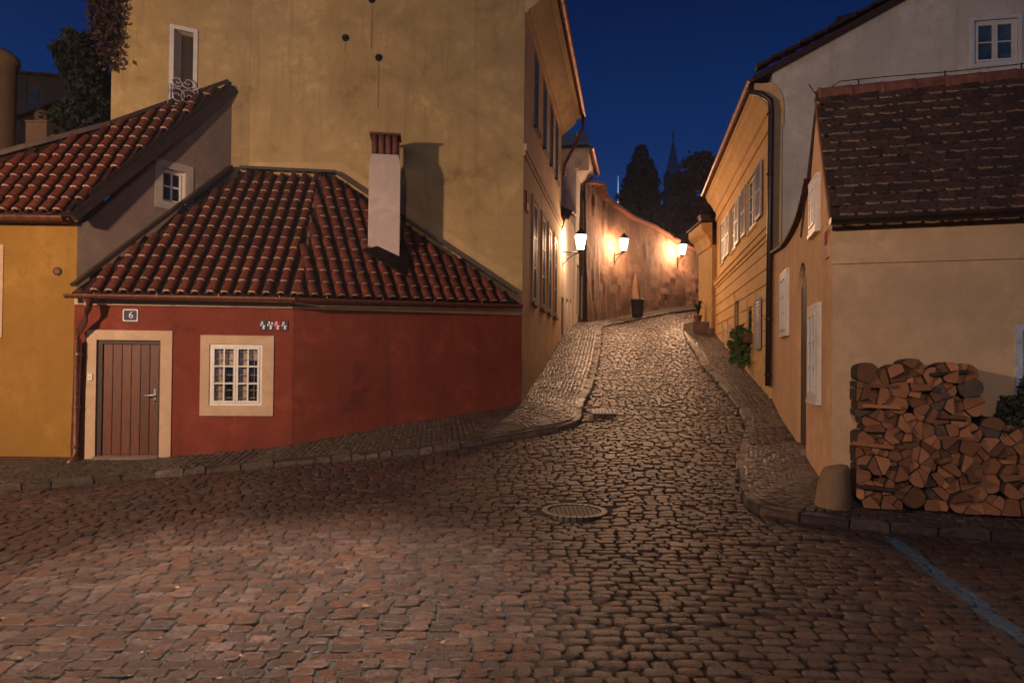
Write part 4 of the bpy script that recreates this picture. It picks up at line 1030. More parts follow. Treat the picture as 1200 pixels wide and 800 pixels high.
roof_deck([WW1.P(-.0, .25, za+.35), WW1.P(1.0, .25, za+.8), WW1.P(1.0, -1.8, za+1.7), WW1.P(-.0, -1.8, za+1.2)], wh1, M_PAN)
roof_deck([WW1.P(1.0, .25, za+.8), WW1.P(4, .15, zb+.35), WW1.P(4, -1.8, zb+1.0), WW1.P(1.0, -1.8, za+1.7)], wh1, M_PAN)
wh2 = thing('tall_white_house', 'taller white plastered house with deep eave where the street bends', 'house')
S2 = (DD[0]+.184*4.35+.05, DD[1]+4.35); WW2 = Wall(S2, (S2[0]+.184*3.6+.05, S2[1]+3.6)); WW2E = Wall((S2[0]-3.5, S2[1]+.5), S2)
wall(WW2E, 0, zk(8.35), [], M_WHITE, wh2); m = MB()
for k in range(3): m.wbox(WW2E, WW2E.L-1.0+k*.3, WW2E.L-.96+k*.3, 0, .03, 5.5, 8.0)
m.build('pilaster_strip', M_WHITE, wh2)
wall(WW2, 0, zk(8.35), [(.6, 1.5, 3.5, 5.3), (2.2, 2.9, 3.2, 5.2)], M_WHITE, wh2)
casement(WW2, .6, 1.5, 3.5, 5.3, wh2, M_GREYP, M_CURT, depth=.05, rws=3); casement(WW2, 2.2, 2.9, 3.2, 5.2, wh2, M_GREYP, M_GLASS, depth=.05, rws=1, leaves=1)
prof = [(0, 7.95), (.06, 7.95), (.14, 8.1), (.30, 8.3), (.42, 8.42), (.45, 8.55), (0, zk(8.56))]
m = MB(); m.prism([WW2.P(-.25, o, zk(z)) for o, z in prof][::-1], [WW2.P(WW2.L*.72, o, zk(z)) for o, z in prof][::-1]); m.build('cornice', M_WHITE, wh2)
m = MB(); m.prism([WW2E.P(0, o, zk(z)) for o, z in prof][::-1], [WW2E.P(WW2E.L+.45, o, zk(z)) for o, z in prof][::-1]); m.build('cornice', M_WHITE, wh2)
roof_deck([WW2.P(-.5, .55, zk(8.6)), WW2.P(WW2.L*.75, .55, zk(8.6)), WW2.P(WW2.L*.75, -1.9, zk(9.9)), WW2.P(1.8, -1.9, zk(9.9))], wh2, M_PAN)
roof_deck([WW2E.P(0, .5, zk(8.6)), WW2.P(-.5, .55, zk(8.6)), WW2.P(1.8, -1.9, zk(9.9))], wh2, M_PAN)
gutter([WW2.P(-.5, .6, zk(8.56)), WW2.P(WW2.L*.75, .6, zk(8.56))], .07, M_COPPER, wh2)
m = MB(); m.tube([WW2.P(WW2.L*.72, .58, zk(8.5)), WW2.P(WW2.L*.72, .5, zk(8.1)), WW2.P(WW2.L*.72, .08, zk(7.6)), WW2.P(WW2.L*.72, .07, 3.0)], .045, 8); m.build('downpipe', M_WHITEP, wh2, True)

# ================================================================== GARDEN WALL
gwl = thing('high_garden_wall', 'high rough brown plastered garden wall curving behind the street lamps', 'wall')
line = [(684, 24.9), (700, 26.2), (720, 27.6), (745, 29.0), (770, 30.3), (800, 31.7), (830, 32.8), (870, 34.2)]
topv = [(684, 214), (699, 217), (701, 232), (735, 256), (760, 266), (800, 290), (830, 303), (870, 315)]
def topz(u, Y): return pix(u, lerp_tab(topv, u), Y).z
pts = []
for (ua, Ya), (ub, Yb) in zip(line, line[1:]):
    for k in range(8): 
        f = k/8; pts.append((ua+(ub-ua)*f, Ya+(Yb-Ya)*f))
pts.append(line[-1])
m = MB(); nz = 14; grid = []
for (u, Y) in pts:
    p = pix(u, 430, Y); zt_ = topz(u, Y); zb_ = G(p.x, p.y)-.4; colr = []
    for k in range(nz+1):
        z = zb_+(zt_-zb_)*k/nz; j_ = random.gauss(0, .022); batter = .35*(1-k/nz)
        colr.append((p.x+.3*batter+j_*.4, p.y-batter-j_, z))
    colr.append((p.x, p.y+.5, zt_+.05)); colr.append((p.x, p.y+.5, zb_)); grid.append(colr)
for a, b in zip(grid, grid[1:]):
    for k in range(len(a)-1): m.poly([a[k], b[k], b[k+1], a[k+1]])
m.build('wall', M_GARDEN, gwl, True)
# coping
m = MB()
for (u, Y), (u2, Y2) in zip(pts, pts[1:]):
    if abs(topz(u, Y)-topz(u2, Y2)) > .5: continue
    a = pix(u, 430, Y); b = pix(u2, 430, Y2); a.z = topz(u, Y)+.05; b.z = topz(u2, Y2)+.05
    beam(m, a+Vector((0, .2, 0)), b+Vector((0, .2, 0)), .75, .09)
m.build('coping', M_RIDGE, gwl)
# buttress
bp = pix(744, 430, 28.6); zb_ = G(bp.x, bp.y)-.3; zt_ = pix(742, 300, 28.9).z
m = MB(); bp.x -= .12; m.hexa([(bp.x-.35, bp.y-.6, zb_), (bp.x+.30, bp.y-.6, zb_), (bp.x+.30, bp.y+.7, zb_), (bp.x-.35, bp.y+.7, zb_), (bp.x-.33, bp.y+.15, zt_), (bp.x+.05, bp.y+.15, zt_), (bp.x+.05, bp.y+.7, zt_), (bp.x-.33, bp.y+.7, zt_)]); m.build('buttress', M_GARDEN, gwl)
# ================================================================== STREET LAMPS
def street_lamp(label, root, head, power, scale=1.0, post=False, color=(1.0, .62, .36), lit_r=.06, grp='lit street lanterns'):
    L = thing('street_lamp', label, 'street lamp', grp)
    root = Vector(root); head = Vector(head); s = scale; b = head.z-.27*s
    m = MB()
    if post:
        m.tube([(head.x, head.y, G(head.x, head.y)), (head.x, head.y, b)], [.07, .04], 10); m.tube([(head.x, head.y, G(head.x, head.y)-.1), (head.x, head.y, G(head.x, head.y)+.6)], [.13, .09], 10)
        m.build('post', M_IRON, L)
    else:
        e = Vector((head.x, head.y, b-.03)); r_ = Vector((root.x, root.y, b-.03)); d = (e-r_)
        m.tube([r_, e], .022*s, 6); m.tube([r_+Vector((0, 0, .12)), r_-Vector((0, 0, .45))], .025, 6)
        pts = [r_-Vector((0, 0, .38)) + d*(k/8)*.85 + Vector((0, 0, .34*(math.sin(k/8*math.pi/2)))) for k in range(9)]; m.tube(pts, .014, 5)
        pts = [];
        for k in range(14): an = k*.5; r = .11*(1-k/16); pts.append(r_+d*.28+Vector((d.x/d.length*r*math.cos(an), d.y/d.length*r*math.cos(an), -.15+r*math.sin(an))))
        m.tube(pts, .010, 5); m.tube([e, e+Vector((0, 0, .06))], .03, 6)
        m.build('bracket', M_IRON if not post else M_IRON, L)
    # lantern: tapered glass body wider at the top
    def ring(r, z): return [Vector((head.x+r*sx_, head.y+r*sy_, head.z+z)) for sx_, sy_ in ((-1, -1), (1, -1), (1, 1), (-1, 1))]
    A = ring(.085*s, -.24*s); B = ring(.155*s, .17*s)
    m = MB()
    for k in range(4): m.tube([A[k], B[k]], .009*s, 4)
    for R_ in (A, B):
        for k in range(4): m.tube([R_[k], R_[(k+1) % 4]], .010*s, 4)
    m.hexa([*ring(.06*s, -.27*s), *ring(.09*s, -.245*s)]); m.hexa([*ring(.175*s, .175*s), *ring(.06*s, .30*s)]); m.hexa([*ring(.06*s, .30*s), *ring(.035*s, .37*s)])
    m.build('lantern_frame', M_IRON, L)
    m = MB()
    a = ring(.078*s, -.235*s); b2 = ring(.145*s, .165*s)
    for k in range(4):
        k2 = (k+1) % 4; m.poly([a[k], a[k2], b2[k2], b2[k]])
    g = m.build('lamp_glass', M_LAMP, L)
    li = bpy.data.lights.new('lamp_light', 'POINT'); li.energy = power; li.color = color; li.shadow_soft_size = .16*s if not post else .20
    lo = bpy.data.objects.new('lamp_light', li); COL.objects.link(lo); lo.parent = L; lo.location = head + Vector((0, -.0, .0))
    for q in (g,): q.visible_shadow = True
    return L
LAMPC = (1.0, .57, .31)
def sglow(L): return L
for o_ in (): pass
l1 = WW1.hit(660, 303)[0]; r1 = WW1.P(.6, 0, 4.8); h1 = pix(680.5, 283, r1.y)
street_lamp('nearest lit lantern, on a bracket from the small white house', (r1.x, r1.y, 0), h1, 420, 1.1, color=LAMPC)
def gpt(u, off=-.35):
    for (ua, Ya), (ub, Yb) in zip(line, line[1:]):
        if ua <= u <= ub: Y = Ya+(Yb-Ya)*(u-ua)/(ub-ua); p = pix(u, 430, Y); return Vector((p.x+.05, p.y-.12, 0))
g2 = gpt(717); h2 = pix(731, 286, g2.y-.6)
street_lamp('lit lantern on the garden wall above the litter bin', g2, h2, 950, 1.2, color=LAMPC)
g3 = gpt(791); h3 = pix(799.5, 292, g3.y-.6)
street_lamp('farthest lit lantern, on the garden wall at the bend', g3, h3, 950, 1.2, color=LAMPC)
# lanterns that stand out of the frame and light the square
street_lamp('lit lantern on a post at the left of the square outside the frame', (0, 0, 0), (-7.6, 2.6, 4.05), 3300, 1.2, True, color=(1.0, .66, .42))
street_lamp('lit lantern on a post behind the camera', (0, 0, 0), (-1.2, -3.6, 4.6), 1000, 1.2, True, color=(1.0, .74, .56))
# unseen lamp added above the frame to cast the light pool on the setts
hl = thing('added_pool_lamp', 'added unseen lamp above the square, casting the light pool on the setts', 'added lamp')
hp_ = Vector((-1.75, 4.4, 5.0)); m = MB(); m.lathe(tuple(hp_), [(.25, -.02), (.24, .0), (.1, .14), (.04, .2)], 20); m.build('lamp_shade', M_IRON, hl)
m = MB(); m.tube([hp_+Vector((0, 0, .18)), hp_+Vector((0, 0, .6))], .01, 5); m.tube([WLF.P(0.5, 0, 6.0), hp_+Vector((0, 0, .6)), WRF.P(3.4, 0, 5.9)], .008, 5); m.build('wire', M_IRON, hl)
li = bpy.data.lights.new('lamp_light', 'SPOT'); li.energy = 2700; li.color = (1, .80, .64); li.spot_size = math.radians(58); li.spot_blend = 1.0; li.shadow_soft_size = .12
lo = bpy.data.objects.new('lamp_light', li); COL.objects.link(lo); lo.parent = hl; lo.location = hp_+Vector((0, 0, -.06))
# bare tree behind the camera, whose branches shade the pale gable
bt = thing('square_tree', 'half bare tree beside the left lamp post, outside the frame', 'tree')
def branch(m, p, d, L, r, dep, tips):
    q = p; pts = [p]
    for k in range(4): d = (d+Vector((random.gauss(0, .14), random.gauss(0, .14), random.gauss(0, .10)))).normalized(); q = q+d*L/4; pts.append(q)
    m.tube(pts, [r*(1-.12*k) for k in range(5)], 5); 
    if dep == 0: tips.append(q); return
    for k in range(3): branch(m, pts[2+k % 3], (d+Vector((random.gauss(0, .6), random.gauss(0, .6), random.gauss(.1, .45)))).normalized(), L*.68, r*.55, dep-1, tips)
m = MB(); tips = []; m.tube([(-4.9, .7, -.1), (-5.0, .9, 3.3)], [.16, .12], 8)
random.seed(3)
for dd in ((-.1, .9, .45), (.25, .85, .6), (-.35, .7, .7), (.1, .6, .8)): branch(m, Vector((-5.0, .9, 3.25)), Vector(dd).normalized(), 1.55, .06, 3, tips)
m.build('trunk', M_TRUNK, bt); lp = []
for q in tips: lp += [(q.x+random.gauss(0, .13), q.y+random.gauss(0, .13), q.z+random.gauss(0, .13)) for _ in range(9)]
leaves('crown', lp, .075, M_LEAFI, bt, 31)

# litter bin
lb = thing('litter_bin', 'blue grey cylindrical litter bin against the garden wall', 'litter bin')
bp2 = pix(747, 366, 27.4); z = G(bp2.x, bp2.y)+.14
m = MB(); m.lathe((bp2.x, bp2.y, z), [(.22, 0), (.24, .05), (.27, .62), (.285, .63), (.285, .67)], 20); m.build('body', M_BIN, lb, True)
m = MB(); m.lathe((bp2.x, bp2.y, z+.66), [(.29, 0), (.29, .04), (.2, .09), (.05, .11)], 20); m.build('lid', M_BIN, lb, True)

# ================================================================== RIGHT HOUSE (wood pile house)
rh = thing('right_tan_house', 'tan house with weathered flat tiled roof and tall pitched gable on the right', 'house')
zeR_ = WRF.hit(1000, 262)[1]; zrd = None
tap = WRS.hit(958, 118)[0]; zap = WRS.hit(958, 118)[1]
def ts(u, v=430): return WRS.hit(u, v)[0]
tl_ = WRS.L
cop = [(905, 300), (912, 295), (920, 290), (928, 279), (934, 268), (940, 254), (945, 236), (950, 213)]
top = [(max(0, WRS.hit(u, v)[0]), WRS.hit(u, v)[1]) for u, v in cop] 
top = [(0, top[0][1])] + [p for p in top if p[0] > .02] + [(tap, zap), (tl_, zeR_+.05)]
def op(ul, ur, vt, vb): 
    um = (ul+ur)/2; return (ts(ul), ts(ur), WRS.hit(um, vb)[1], WRS.hit(um, vt)[1])
wlow = op(951, 961.5, 362, 468); wup = op(951.5, 959.5, 216, 272); wfar = op(917, 924, 322, 391)
a0, a1 = ts(934.5), ts(945); asp = WRS.hit(939, 345)[1]; atop = WRS.hit(939, 309)[1]; ar = (a1-a0)/2
arch = [(a0+ar*(1-math.cos(math.pi*k/10)), asp+(atop-asp)*math.sin(math.pi*k/10)) for k in range(11)]
wall(WRS, -.3, top, [(a0, a1, .3, arch), wlow, wup, wfar], M_ORANGE, rh, reveal=.07)
m = MB()
gt_ = arch
zb_ = .45
m.prism([WRS.P(a0, -.06, zb_)]+[WRS.P(t, -.06, z) for t, z in arch]+[WRS.P(a1, -.06, zb_)], [WRS.P(a0, -.12, zb_)]+[WRS.P(t, -.12, z) for t, z in arch]+[WRS.P(a1, -.12, zb_)])
gate = m.build('arched_door', M_DKWOOD, rh)
for k in range(5):
    m = MB(); a = a0+.03+(a1-a0-.06)*k/5; b = a+(a1-a0-.06)/5-.012; zt_ = min(lerp_tab(arch, a), lerp_tab(arch, b))-.03
    m.wbox(WRS, a, b, -.065, -.042, zb_+.05, zt_); m.build('plank', M_DKWOOD, gate)
m = MB(); m.wbox(WRS, a0-.02, a1+.02, -.2, .06, .2, .47); m.build('doorstep', M_CONC, rh)
for (o4, cl) in ((wlow, 'lower'), (wup, 'upper'), (wfar, 'far')):
    w_ = casement(WRS, *o4, rh, M_WHITEP, M_CURT, depth=-.05, fr=.05, leaves=2, rws=3)
    m = MB(); m.wbox(WRS, o4[0]-.05, o4[1]+.05, -.02, .06, o4[2]-.05, o4[2]-.003); m.wbox(WRS, o4[0]-.05, o4[0]-.003, -.02, .045, o4[2], o4[3]); m.wbox(WRS, o4[1]+.003, o4[1]+.05, -.02, .045, o4[2], o4[3]); m.wbox(WRS, o4[0]-.05, o4[1]+.05, -.02, .05, o4[3]+.003, o4[3]+.05); m.build('frame', M_WHITEP, w_)
t, z = WRS.hit(970.5, 286); p = rplate(WRS, t-.10, t+.10, z-.16, z+.16, 0, .02, M_CREAM, rh, 'house_number_plate', .03); p['label'] = 'red and white number plate beside the corner'
rplate(WRS, t-.08, t+.08, z-.01, z+.14, .01, .024, M_REDEN, p, 'plate_face', .02)
# coping on the swept wall
cpts = [q for q in top if q[0] <= ts(950, 213)+.01]
m = MB()
cp = thing  # noqa
n_c = 0
tt = cpts[0][0]
while tt < cpts[-1][0]-.02:
    t2 = min(tt+.17, cpts[-1][0]); a = WRS.P(tt, -.1, lerp_tab(cpts, tt)+.02); b = WRS.P(t2, -.1, lerp_tab(cpts, t2)+.035)
    m = MB(); beam(m, a, b, .36, .035); m.build('coping_tile', M_PAN, rh); tt = t2
# front wall
dw0 = WRF.hit(1189, 430)[0]; dzt = WRF.hit(1195, 382)[1]; dzb = WRF.hit(1195, 470)[1]
wall(WRF, -.3, zeR_+.05, [(dw0+.06, dw0+.9, dzb, dzt-.05)], M_RFRONT, rh)
surround(WRF, dw0+.06, dw0+.9, dzb, dzt-.05, .06, rh, simple('pale_blue_paint', (.40, .45, .50), .5), .02)
casement(WRF, dw0+.06, dw0+.9, dzb, dzt-.05, rh, simple('pale_blue_paint', (.40, .45, .50)), M_GLASS, depth=.04)
zc = WRF.hit(1000, 309)[1]; m = MB(); m.wbox(WRF, -.012, WRF.L, -.02, .022, zc, zeR_); m.build('frieze_band', M_RFRONT, rh)
m = MB(); m.wbox(WRF, -.02, WRF.L, -.02, .06, zeR_-.055, zeR_+.04); m.build('eave_moulding', M_RFRONT, rh)
# roof: front slope, ridge parallel to the front wall
dpt = (WRS.L-tap)*1.0                      # depth of the ridge behind the front
Eo = .10; rise = (zap-zeR_)/dpt; e_ = WRF.d; 
RE0 = WRF.P(-.02, Eo, zeR_-rise*Eo*.6+.06); RE1 = WRF.P(WRF.L, Eo, zeR_-rise*Eo*.6+.06)
RT0 = WRF.P(-.02, -dpt, zap+.03); RT1 = WRF.P(WRF.L, -dpt, zap+.03)
RR = roof_deck([RE0, RE1, RT1, RT0], rh, M_FLAT)
roof_deck([RT0, RT1, WRF.P(WRF.L, -dpt-1.2, zap-1.4), WRF.P(-.02, -dpt-1.2, zap-1.4)], rh, M_FLAT)
sR = (RT0-RE0).normalized(); SLn = (RT0-RE0).length; nR = e_.cross(sR).normalized()
def flat_tile_mesh(seed):
    rg = random.Random(seed); m = MB(); w_ = .083; L = .25; th = .016
    bot = [(-w_, .015+rg.uniform(-.006, .008)), (-w_*.6, .004), (0, rg.uniform(-.004, .004)), (w_*.6, .004), (w_, .015+rg.uniform(-.006, .008)), (w_, L), (-w_, L)]
    m.prism([(x, y, th) for x, y in bot], [(x, y, 0) for x, y in bot], 0)
    # pale lichen along the lower edge
    for k in range(4):
        a, b = bot[k], bot[k+1]
        if rg.random() < .62: m.hexa([(a[0], a[1]-.003, .002), (b[0], b[1]-.003, .002), (b[0], b[1]+.006, .002), (a[0], a[1]+.006, .002), (a[0], a[1]-.003, th+.003), (b[0], b[1]-.003, th+.003), (b[0], b[1]+.010, th+.003), (a[0], a[1]+.010, th+.003)], 1)
    return m.mesh('flat_tile', [M_FLAT, M_MOSSE])
FT = [flat_tile_mesh(i) for i in range(7)]
nrow = 15; rp = SLn/nrow; cnt = 0; extra = []
for r in range(nrow):
    a = -.0 + (.085 if r % 2 else 0)+.07
    while a < 2.75:
        s_ = r*rp-.03 if r else -.04
        o_ = RE0 + e_*a + sR*s_ + nR*(.020+random.gauss(0, .003)); tilt = Matrix.Rotation(-.075+random.gauss(0, .012), 4, 'X') @ Matrix.Rotation(random.gauss(0, .02), 4, 'Z')
        M = Matrix(((e_.x, sR.x, nR.x, o_.x), (e_.y, sR.y, nR.y, o_.y), (e_.z, sR.z, nR.z, o_.z), (0, 0, 0, 1))) @ Matrix.Translation((0, 0, .018)) @ tilt
        if cnt < 295: link('flat_tile', random.choice(FT), RR, M); cnt += 1
        a += .169
a = 0.0; k = 0
while a < 3.4:
    p0 = WRF.P(a, -dpt, zap+.055); p1 = WRF.P(a+.345, -dpt, zap+.075)
    m = MB(); m.tube([p0, p1], [.085, .072], 10); m.tube([p0+WRF.d*.0, p0+WRF.d*.035], .094, 10); m.build('ridge_tile', M_RIDGE, RR, False); a += .335
gutter([WRF.P(-.06, .17, zeR_+.03), WRF.P(WRF.L, .17, zeR_+.03)], .07, M_DKMETAL, rh, brackets=1.05)
m = MB(); beam(m, WRS.P(WRS.L-.0, .01, zeR_+.02), WRS.P(tap, .01, zap+.02), .05, .05); m.build('verge_mortar', M_RIDGE, rh)
lw = thing('lightning_wire', 'thin lightning conductor wire running above the ridge tiles', 'wire')
m = MB(); pA = WRF.P(-.02, -dpt, zap+.16); pts = [pix(948, 99, pA.y-.1), pix(954, 108, pA.y), pix(958, 113, pA.y)]+[WRF.P(t, -dpt, zap+.20+.01*math.sin(t*3)) for t in (.25, .8, 1.4, 2.0, 2.7, 3.4)]
m.tube(pts, .006, 5); m.build('wire', M_IRON, lw); m = MB()
for t in (.45, 1.35, 2.1, 2.9): m.tube([WRF.P(t, -dpt, zap+.12), WRF.P(t, -dpt, zap+.21)], .008, 5)
m.build('clip', M_IRON, lw)

# guard stone
gs = thing('guard_stone', 'worn tapering stone bollard leaning at the corner of the tan house', 'bollard')
b0 = pix(976, 584, 6.62); zg = SW(b0.x, b0.y, .5)-.05
m = MB(); prof = [(.172, 0), (.170, .06), (.158, .20), (.142, .34), (.130, .41), (.112, .445), (.06, .455), (.01, .455)]; rings = []
for r, z in prof:
    base = len(m.v); rings.append(base)
    for k in range(20):
        an = 2*math.pi*k/20; rr = r*(1+.03*math.sin(an*3+1)+.02*math.sin(an*5+z*9)); m.v.append((b0.x+z*.06+rr*math.cos(an), b0.y+rr*math.sin(an), zg+z+.02*math.cos(an)*(z > .4)))
for a, b in zip(rings, rings[1:]):
    for k in range(20): k2 = (k+1) % 20; m.f.append((a+k, a+k2, b+k2, b+k)); m.m.append(0)
m.f.append(tuple(rings[-1]+k for k in range(20))); m.m.append(0)
m.build('stone', plaster('worn_guard_stone', (.27, .165, .085), .45, .25, .9, .5), gs, True)

# ================================================================== FIREWOOD
def clip_half(P, px, py, nx_, ny_):
    out = []
    for i in range(len(P)):
        a = P[i]; b = P[(i+1) % len(P)]; da = (a[0]-px)*nx_+(a[1]-py)*ny_; db = (b[0]-px)*nx_+(b[1]-py)*ny_
        if da <= 0: out.append(a)
        if (da < 0) != (db < 0) and da != db:
            f = da/(da-db); out.append((a[0]+(b[0]-a[0])*f, a[1]+(b[1]-a[1])*f))
    return out
FO = .36
pl = lambda u, v: WRF.hit(u, v, FO)
tA, _ = pl(1004, 500); tB, _ = pl(1142, 500); tC, _ = pl(1240, 500); zb_ = pl(1004, 594)[1]; zbR = pl(1200, 606)[1]; zT = pl(1060, 430)[1]; zT2 = pl(1170, 497)[1]
zb_ = min(zb_, zbR)
def pile_top(t):
    if t < tB: return zT + .02*math.sin(t*14)
    return zT2 + .03*math.sin(t*11) - .10*max(0, (t-tB)-.5)
sites = []; rs = random.Random(11); tries = 0
while tries < 9000 and len(sites) < 190:
    tries += 1; t = rs.uniform(tA+.03, tC); z = rs.uniform(zb_+.03, zT-.01)
    if z > pile_top(t)-.02 or (t > tB and z > zT2-.02): continue
    if all((t-a)**2+((z-b)*1.12)**2 > .138**2 for a, b in sites): sites.append((t, z))
wood_labels = ('split firewood log with pale orange cut end in the stacked pile', 'split firewood log with darkened grey cut end in the stacked pile')
M_CUTD = simple('greyed_cut_wood', (.10, .065, .05), .85, 0, .35, 14, .3)
nlog = 0
def add_log(poly2, dark=False):
    global nlog
    if len(poly2) < 3: return
    ar_ = abs(sum(poly2[i][0]*poly2[(i+1) % len(poly2)][1]-poly2[(i+1) % len(poly2)][0]*poly2[i][1] for i in range(len(poly2))))/2
    if ar_ < .0016: return
    cx = sum(p[0] for p in poly2)/len(poly2); cz = sum(p[1] for p in poly2)/len(poly2)
    # keep pieces roughly convex wedges with uneven edges
    out = []
    for i in range(len(poly2)):
        a = poly2[i]; b = poly2[(i+1) % len(poly2)]; L = math.hypot(b[0]-a[0], b[1]-a[1])
        out.append((cx+(a[0]-cx)*.94, cz+(a[1]-cz)*.94))
        if L > .05: 
            mx, mz = (a[0]+b[0])/2, (a[1]+b[1])/2; k = .955+rs.uniform(-.03, .04); out.append((cx+(mx-cx)*k, cz+(mz-cz)*k))
    o1 = FO+rs.gauss(0, .034); o0 = .03; c0 = WRF.P(cx, o1, cz)
    m = MB(); tx_, tz_ = rs.gauss(0, .10), rs.gauss(0, .10)
    fr = [WRF.P(a, o1+(a-cx)*tx_+(b-cz)*tz_, b)-c0 for a, b in out]; bk = [WRF.P(cx+(a-cx)*.9, o0, cz+(b-cz)*.9)-c0 for a, b in out]
    m.prism(fr, bk, 0, 1)
    o = m.build('firewood_log', [M_CUTD if dark else M_CUT, M_BARK]); o.location = c0
    n_side = len(poly2); size = 'tiny' if ar_ < .0035 else 'small' if ar_ < .0065 else 'mid-sized' if ar_ < .011 else 'large'
    shape = 'three-cornered firewood wedge' if n_side <= 4 else 'blocky firewood log' if n_side <= 6 else 'half-round firewood log' if n_side <= 9 else 'nearly round firewood log'
    row = ('in the bottom row', 'in the second lowest row', 'low in the stack', 'at middle height', 'high in the stack', 'just below the top', 'on the top row')[max(0, min(6, int((cz-zb_)/.19)))]
    f_ = (cx-tA)/(tB-tA); place = 'at the bollard end' if f_ < .18 else 'left of the tall part' if f_ < .4 else 'in the middle of the tall part' if f_ < .62 else 'right of the tall part' if f_ < .84 else 'at the step down' if f_ < 1.06 else 'in the low part' if f_ < 1.4 else 'in the low part under the shrub'
    tag(o, ('grey-faced ' if dark else '')+size+' '+shape+' '+row+' '+place, 'log', 'logs in the wood pile'); nlog += 1
for i, (sx_, sz_) in enumerate(sites):
    P = [(sx_-.3, sz_-.3), (sx_+.3, sz_-.3), (sx_+.3, sz_+.3), (sx_-.3, sz_+.3)]
    for q, (ox, oz) in enumerate(sites):
        if q != i and (ox-sx_)**2+(oz-sz_)**2 < .5: P = clip_half(P, (sx_+ox)/2, (sz_+oz)/2, ox-sx_, oz-sz_)
    R_ = .108                                  # round off the bark side of outer pieces
    for k in range(10):
        an = 2*math.pi*k/10+.2; P = clip_half(P, sx_+R_*math.cos(an), sz_+R_*math.sin(an), math.cos(an), math.sin(an))
    P = clip_half(P, 0, zb_+.0, 0, -1); P = clip_half(P, tA, 0, -1, 0)
    if len(P) < 3: continue
    ar_ = abs(sum(P[k][0]*P[(k+1) % len(P)][1]-P[(k+1) % len(P)][0]*P[k][1] for k in range(len(P))))/2
    dark = rs.random() < .11
    if ar_ > .010 and rs.random() < .85:
        an = rs.uniform(0, math.pi); c_, s_ = math.cos(an), math.sin(an); off = rs.uniform(-.012, .012)
        A_ = clip_half(P, sx_+c_*off, sz_+s_*off, c_, s_); B_ = clip_half(P, sx_+c_*off, sz_+s_*off, -c_, -s_)
        if rs.random() < .5 and len(B_) > 2:
            add_log(A_, dark); bx = sum(p[0] for p in B_)/len(B_); bz = sum(p[1] for p in B_)/len(B_)
            add_log(clip_half(B_, bx, bz, -s_, c_)); add_log(clip_half(B_, bx, bz, s_, -c_))
        else: add_log(A_, dark); add_log(B_)
    else: add_log(P, dark)
# crosswise billets
for (u, v, L, tl__) in ((1030, 452, .30, .02), (1032, 476, .33, -.03), (1022, 521, .35, -.08), (1030, 547, .36, 0), (1025, 571, .34, -.06), (1110, 437, .32, .12), (1110, 488, .30, -.03), (1120, 513, .30, .02)):
    t, z = pl(u, v); m = MB(); c0 = WRF.P(t, FO+.015, z); a = WRF.P(t-L/2, FO+.01, z-tl__*L/2)-c0; b = WRF.P(t+L/2, FO+.02, z+tl__*L/2)-c0
    beam(m, a, b, .07, .034); o = m.build('firewood_billet', M_BARK if v in (547, 571, 437) else M_CUT); o.location = c0
    tag(o, 'thin firewood billet lying '+{452: 'second from the top at the left edge of the pile', 476: 'third from the top at the left edge of the pile', 521: 'at middle height by the left edge of the pile', 547: 'dark and low, second above the bollard', 571: 'dark and lowest, beside the bollard', 437: 'dark, on the top right of the tall stack', 488: 'at the upper right of the tall stack', 513: 'at the right where the pile steps down'}[v], 'log', 'billets laid across the wood pile')

# shrub behind the low part of the pile
sh = thing('flowering_shrub', 'dark leafy shrub with small pink flowers behind the low end of the wood pile', 'shrub')
pts = []; 
for u, v, ru, rv in ((1190, 485, 22, 20), (1215, 470, 28, 30), (1165, 505, 12, 8), (1180, 510, 22, 12), (1240, 480, 30, 35)):
    t, z = WRF.hit(u, v, .22); c = WRF.P(t, .22, z); pts += blob(900, c, (ru*6.3/F, .14, rv*6.3/F), u)
leaves('foliage', pts, .028, leafm('shrub_leaf', (.015, .022, .012), (.05, .055, .02)), sh, 8); leaves('flower', random.sample(pts, 130), .020, M_FLOW, sh, 9)
m = MB(); 
for k in range(5): t, z = WRF.hit(1190+k*8, 500, .2); m.tube([WRF.P(t, .2, .1), WRF.P(t+random.uniform(-.1, .1), .2, z)], .012, 5)
m.build('stem', M_TRUNK, sh)

# ================================================================== OCHRE HOUSE
oh = thing('ochre_street_house', 'ochre rusticated house with pale gable end climbing the right side of the street', 'house')
def oy(Y): return (OB[1]-Y)/ (OB[1]-OA[1])*WO.L
ow = [(oy(14.85), oy(13.75), 4.6, 5.75), (oy(17.35), oy(16.45), 4.6, 5.75), (oy(19.4), oy(18.7), 4.6, 5.75),
      (oy(14.75), oy(14.2), 2.35, 2.9), (oy(16.55), oy(15.9), 1.35, 3.2), (oy(17.75), oy(17.3), 2.15, 2.8), (oy(18.8), oy(18.3), 2.1, 2.78)]
wall(WO, -.3, 6.9, ow, M_OCHRE, oh, reveal=.07)
for i, (a, b, c, d) in enumerate(ow):
    if i == 4:
        m = MB(); m.wbox(WO, a, b, -.09, -.05, c, d); dr = m.build('door', M_DKWOOD, oh); surround(WO, a, b, c, d, .07, oh, M_CREAM, .02, False, 'door_surround'); continue
    casement(WO, a, b, c, d, oh, M_WHITEP if i != 3 else M_DKWOOD, M_CURT if i in (1, 2, 6) else M_GLASS, depth=.015, rws=3, leaves=2 if i < 3 else 1)
    if i < 3: surround(WO, a, b, c, d, .06, oh, M_OCHRE, .03)
